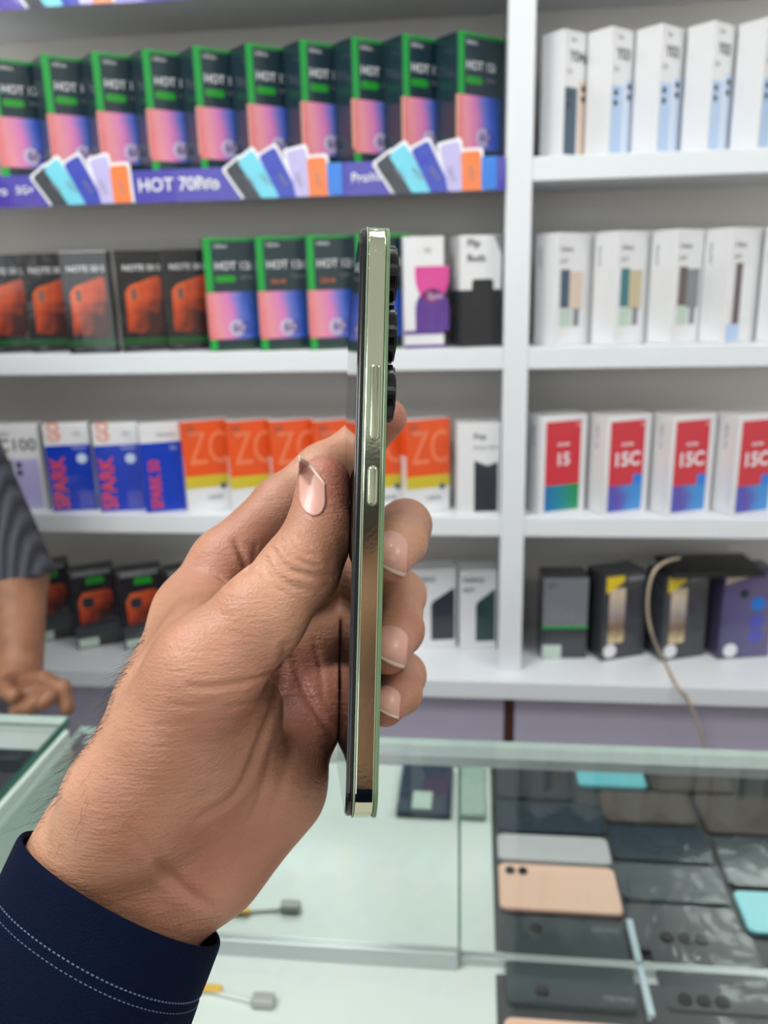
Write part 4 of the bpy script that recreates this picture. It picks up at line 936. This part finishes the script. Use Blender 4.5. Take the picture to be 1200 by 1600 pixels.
# sleeve
fab = mat('navy_fabric', C(4, 14, 38), .9, bump=.5, bscale=1500, var=.15, vscale=60, spec=.1)
bm = bmesh.new(); rings = []; nr = 56
def cuffpt(s, a, grow=0.0):
    kx = 1+.35*s+(.03*math.sin(s*70)*math.sin(2*a))+grow/.03; ky = 1+1.2*s+.03*math.sin(s*90+a)+grow/.03
    return c0+A*(s-SHEAR*math.sin(a))+Mj*kx*math.cos(a)+Mn*ky*math.sin(a)
ss = [0, .0012, .004, .008, .013, .0155, .017, .0185, .022, .03, .04, .055, .07, .09, .12, .16]
for s in ss:
    gr = -.0006 if s == 0 else (-.0003 if .0150 < s < .0180 else 0)
    rings.append([bm.verts.new(cuffpt(s, 2*math.pi*k/nr, gr)) for k in range(nr)])
for i in range(len(rings)-1):
    for k in range(nr): f = bm.faces.new((rings[i][k], rings[i][(k+1) % nr], rings[i+1][(k+1) % nr], rings[i+1][k])); f.smooth = True
bmesh.ops.recalc_face_normals(bm, faces=bm.faces)
slv = obj('sleeve', finish(bm, fab), me_person, label='navy blue sleeve cuff with pale double stitching')
md = slv.modifiers.new('thickness', 'SOLIDIFY'); md.thickness = .0014; md.offset = -1
md = slv.modifiers.new('smooth', 'SUBSURF'); md.levels = 1; md.render_levels = 2
stm = mat('stitch_thread', C(80, 100, 130), .7)
bm = bmesh.new()
for row, s in enumerate((.0152, .0178)):
    for k in range(150):
        a0 = 2*math.pi*(k+.5*row)/150; a1 = a0+2*math.pi/150*.55
        p, q = Vector(cuffpt(s, a0, -.0003)), Vector(cuffpt(s, a1, -.0003)); d = (q-p); t = d.normalized(); n = (Vector(cuffpt(s, a0, .004))-p).normalized(); b = t.cross(n)
        r = .00022
        v0 = [bm.verts.new(p+n*r*x+b*r*y) for x, y in ((1, 0), (0, 1), (-1, 0), (0, -1))]; v1 = [bm.verts.new(q+n*r*x+b*r*y) for x, y in ((1, 0), (0, 1), (-1, 0), (0, -1))]
        for m in range(4): bm.faces.new((v0[m], v0[(m+1) % 4], v1[(m+1) % 4], v1[m]))
        bm.faces.new(v0[::-1]); bm.faces.new(v1)
o = obj('stitching', finish(bm, stm), slv); o['kind'] = 'stuff'

# the rest of the person: head, shirt and upper arm behind the camera
def wv(p): return np.array([p.x, p.y, p.z])
def cw_(p): return wv(CM @ Vector(p))
el_ = cw_(c0+A*.20); sw_ = cw_(c0+A*.135); tY = -.44
PSH = [[(sw_, .036), (el_, .043), (np.array([-.07, tY+.02, 1.28]), .055)], [(np.array([-.06, tY, 1.30]), .06), (np.array([.13, tY, 1.32]), .075), (np.array([.33, tY, 1.30]), .06)],
       [(np.array([.03, tY, 1.22]), .11), (np.array([.04, tY, .85]), .105)], [(np.array([.23, tY, 1.22]), .11), (np.array([.22, tY, .85]), .105)], [(np.array([.33, tY, 1.29]), .055), (np.array([.40, tY, 1.04]), .045), (np.array([.30, tY+.20, 1.20]), .034)]]
def F_ps(p):
    d = None
    for c in PSH: e = chain(p, c, .02); d = e if d is None else smin(d, e, .03)
    return d
_m = np.array([q[0] for c in PSH for q in c])
Vp, Qp, _ = mesh_sdf(F_ps, _m.min(0)-.13, _m.max(0)+.13, .008)
iCM = CM.inverted()
o = obj('shirt', np_mesh(Vp, Qp, fab), me_person, M=iCM, label='navy shirt of the person behind the camera')
HC = np.array([.15, tY+.07, 1.585])
PHD = [[(HC+[0, -.05, -.20], .055), (HC+[0, -.02, -.09], .055)], [(HC+[0, .03, -.07], .058), (HC+[0, 0, .03], .085)], [(HC+[0, .098, -.02], .012), (HC+[0, .085, .015], .008)]]
def F_ph(p):
    d = None
    for c in PHD: e = chain(p, c, .02); d = e if d is None else smin(d, e, .02)
    return d
Vp, Qp, _ = mesh_sdf(F_ph, HC-.27, HC+.16, .007)
o = obj('head', np_mesh(Vp, Qp, skin), me_person, M=iCM)
def F_phh(p):  # hair kept tall and low in front, shaped to darken the frame's reflection
    q = p-(HC+[0, -.006, .035]).astype(np.float32)
    return np.maximum(np.maximum(np.linalg.norm(q/np.array([1, 1.12, 1.15], np.float32), axis=1)-.100, (q[:, 1]-.050)*.8-(q[:, 2]+.05)*2.5), -.085-q[:, 2])
Vp, Qp, _ = mesh_sdf(F_phh, HC-.16, HC+.20, .007)
obj('hair', np_mesh(Vp, Qp, mat('black_hair', C(22, 20, 20), .6, bump=.6, bscale=300)), me_person, M=iCM)

# ------------------------------------------------------------------ the salesman behind the counter
def wv(p): return np.array([p.x, p.y, p.z])
Ye = 1.0
E_ = wv(at_Y(22, 905, Ye)); Sh = E_+np.array([-.13, .05, .29]); Wr = wv(at_Y(30, 1062, .865)); 
hb0 = wv(at_Y(42, 1074, .842))
def fingerpts(lst, r0, r1):
    n = len(lst); return [(wv(at_Y(*q)), r0+(r1-r0)*k/(n-1)) for k, q in enumerate(lst)]
ARM = [(Sh, .052), (E_, .043), (Wr, .027)]
HND = [[(Wr, .026), (hb0, .019)], fingerpts([(30, 1066, .845), (68, 1064, .835), (97, 1076, .822), (105, 1106, .812)], .0125, .0085), fingerpts([(28, 1074, .838), (60, 1077, .822), (78, 1088, .806), (67, 1098, .796)], .0115, .008),
       fingerpts([(22, 1078, .83), (44, 1084, .815), (56, 1098, .802), (44, 1106, .796)], .011, .008), fingerpts([(14, 1082, .825), (28, 1092, .81), (34, 1104, .80), (24, 1110, .796)], .0105, .0075), fingerpts([(20, 1066, .835), (4, 1074, .812), (20, 1087, .795)], .0125, .0085)]
bx = Sh[0]-.20; by = Sh[1]+.0; sz = Sh[2]
TORSO = [[(np.array([bx, by, sz-.06]), .10), (np.array([bx, by, sz-.45]), .115)], [(np.array([bx-.13, by, sz-.07]), .085), (np.array([bx-.10, by, sz-.45]), .10)], [(np.array([bx+.13, by, sz-.07]), .085), (np.array([bx+.10, by, sz-.45]), .10)], [(Sh, .06), (np.array([bx, by, sz-.01]), .07)], [(np.array([bx-.20, by, sz]), .06), (np.array([bx, by, sz-.01]), .07)],
         [(np.array([bx-.20, by, sz]), .055), (np.array([bx-.27, by, sz-.28]), .043), (np.array([bx-.25, by-.10, sz-.48]), .03)], [(np.array([bx-.08, by, sz-.45]), .10), (np.array([bx-.09, by, .48]), .075), (np.array([bx-.09, by, .08]), .05)], [(np.array([bx+.08, by, sz-.45]), .10), (np.array([bx+.09, by, .48]), .075), (np.array([bx+.09, by, .08]), .05)]]
HEAD = [[(np.array([bx, by, sz+.02]), .055), (np.array([bx, by-.01, sz+.11]), .052)], [(np.array([bx, by-.03, sz+.14]), .062), (np.array([bx, by-.005, sz+.22]), .085)], [(np.array([bx, by-.105, sz+.165]), .013), (np.array([bx, by-.09, sz+.20]), .009)]]
def F_man(p):
    d = chain(p, ARM, .01)
    for c in TORSO: d = smin(d, chain(p, c, .02), .03)
    for c in HEAD: d = smin(d, chain(p, c, .02), .02)
    h2 = None
    for c in HND: e = chain(p, c, .004); h2 = e if h2 is None else smin(h2, e, .0015)
    return smin(d, h2, .006)
def F_shirt(p):
    d = chain(p, ARM[:2], .01)-.011
    for c in TORSO[:5]: d = smin(d, chain(p, c, .02)-.012, .03)
    d = smin(d, chain(p, TORSO[5][:2], .02)-.014, .03)
    # sleeve hem: cut the arm below the elbow side, hem plane across the upper arm
    ax = (E_-Sh)/np.linalg.norm(E_-Sh); cutp = (p-(E_+ax*.012).astype(np.float32))@ax.astype(np.float32)
    near = np.linalg.norm(p-E_.astype(np.float32), axis=1)-.13
    d = np.maximum(d, np.where(near < 0, cutp, -1))
    ax2 = np.array([0, 0, -1.0]); cut2 = (p-np.array([bx-.27, by, sz-.24], np.float32))@ax2.astype(np.float32)
    near2 = np.linalg.norm(p-np.array([bx-.27, by, sz-.30], np.float32), axis=1)-.12
    d = np.maximum(d, np.where(near2 < 0, cut2, -1))
    d = np.maximum(d, p[:, 2]-(sz+.055)); d = np.maximum(d, (sz-.56)-p[:, 2])
    return d
mp_ = np.array([c[0] for ch in [ARM]+HND+TORSO+HEAD for c in ch])
Vm, Qm, Nm = mesh_sdf(F_man, mp_.min(0)-.13, mp_.max(0)+.13, .0036)
skin2 = skin_material('skin_salesman', C(140, 96, 70), C(112, 74, 52), C(150, 92, 78))
man = thing('person', 'salesman at the left edge in a dark ribbed shirt resting his hand on the counter', 'person', (0, 0, 0))
Vo = Vm
mb = obj('body', np_mesh(Vm, Qm, skin2), man)
Vs, Qs, Ns = mesh_sdf(F_shirt, mp_.min(0)-.14, mp_.max(0)+.14, .0055)
rib = bpy.data.materials.new('ribbed_shirt'); rib.use_nodes = True; nt = rib.node_tree; b = nt.nodes['Principled BSDF']; b.inputs['Roughness'].default_value = .85
tc = nt.nodes.new('ShaderNodeTexCoord'); wvn = nt.nodes.new('ShaderNodeTexWave'); wvn.wave_type = 'BANDS'; wvn.bands_direction = 'X'; wvn.inputs['Scale'].default_value = 26; wvn.inputs['Distortion'].default_value = 1.2
nt.links.new(tc.outputs['Object'], wvn.inputs['Vector']); crn = nt.nodes.new('ShaderNodeValToRGB'); nt.links.new(wvn.outputs['Fac'], crn.inputs[0])
crn.color_ramp.elements[0].color = C(40, 42, 50); crn.color_ramp.elements[1].color = C(70, 72, 82); nt.links.new(crn.outputs[0], b.inputs['Base Color'])
bpn = nt.nodes.new('ShaderNodeBump'); bpn.inputs['Distance'].default_value = .003; nt.links.new(wvn.outputs['Fac'], bpn.inputs['Height']); nt.links.new(bpn.outputs[0], b.inputs['Normal'])
obj('shirt', np_mesh(Vs, Qs, rib), man, label='dark grey ribbed short-sleeved shirt')
def trous(p):
    d = None
    for c in TORSO[6:8]: e = chain(p, c, .02)-.012; d = e if d is None else smin(d, e, .03)
    return np.maximum(d, p[:, 2]-(sz-.47))
Vt, Qt, _ = mesh_sdf(trous, (bx-.25, by-.15, .0), (bx+.25, by+.15, sz-.40), .008)
obj('trousers', np_mesh(Vt, Qt, mat('black_cloth', C(26, 27, 32), .8)), man)
# hair and face
def F_hair(p):
    d = np.linalg.norm((p-np.array([bx, by+.004, sz+.225], np.float32))/np.array([1, 1.12, 1], np.float32), axis=1)-.094
    fr_ = -(p[:, 1]-(by-.045))*.9+(p[:, 2]-(sz+.245))*-.6
    return np.maximum(np.maximum(d, fr_*.6), (sz+.15)-p[:, 2])
Vh, Qh, _ = mesh_sdf(F_hair, (bx-.12, by-.13, sz+.10), (bx+.12, by+.14, sz+.36), .005)
obj('hair', np_mesh(Vh, Qh, mat('black_hair', C(22, 20, 20), .6, bump=.6, bscale=300)), man)
for s in (-1, 1):
    bm = bmesh.new(); bmesh.ops.create_uvsphere(bm, u_segments=16, v_segments=10, radius=.012); bmesh.ops.translate(bm, vec=(bx+s*.032, by-.077, sz+.205), verts=bm.verts); obj('eye', finish(bm, mat('eye_white', C(225, 222, 215), .2), True), mb)
    bm = bmesh.new(); bmesh.ops.create_uvsphere(bm, u_segments=12, v_segments=8, radius=.02); bmesh.ops.scale(bm, vec=(.4, .8, 1.4), verts=bm.verts); bmesh.ops.translate(bm, vec=(bx+s*.088, by, sz+.195), verts=bm.verts); obj('ear', finish(bm, skin2, True), mb)
bm = bmesh.new(); bmesh.ops.create_uvsphere(bm, u_segments=16, v_segments=8, radius=.02); bmesh.ops.scale(bm, vec=(1.1, .4, .35), verts=bm.verts); bmesh.ops.translate(bm, vec=(bx, by-.092, sz+.135), verts=bm.verts); obj('lips', finish(bm, mat('lips', C(140, 80, 72), .4), True), mb)
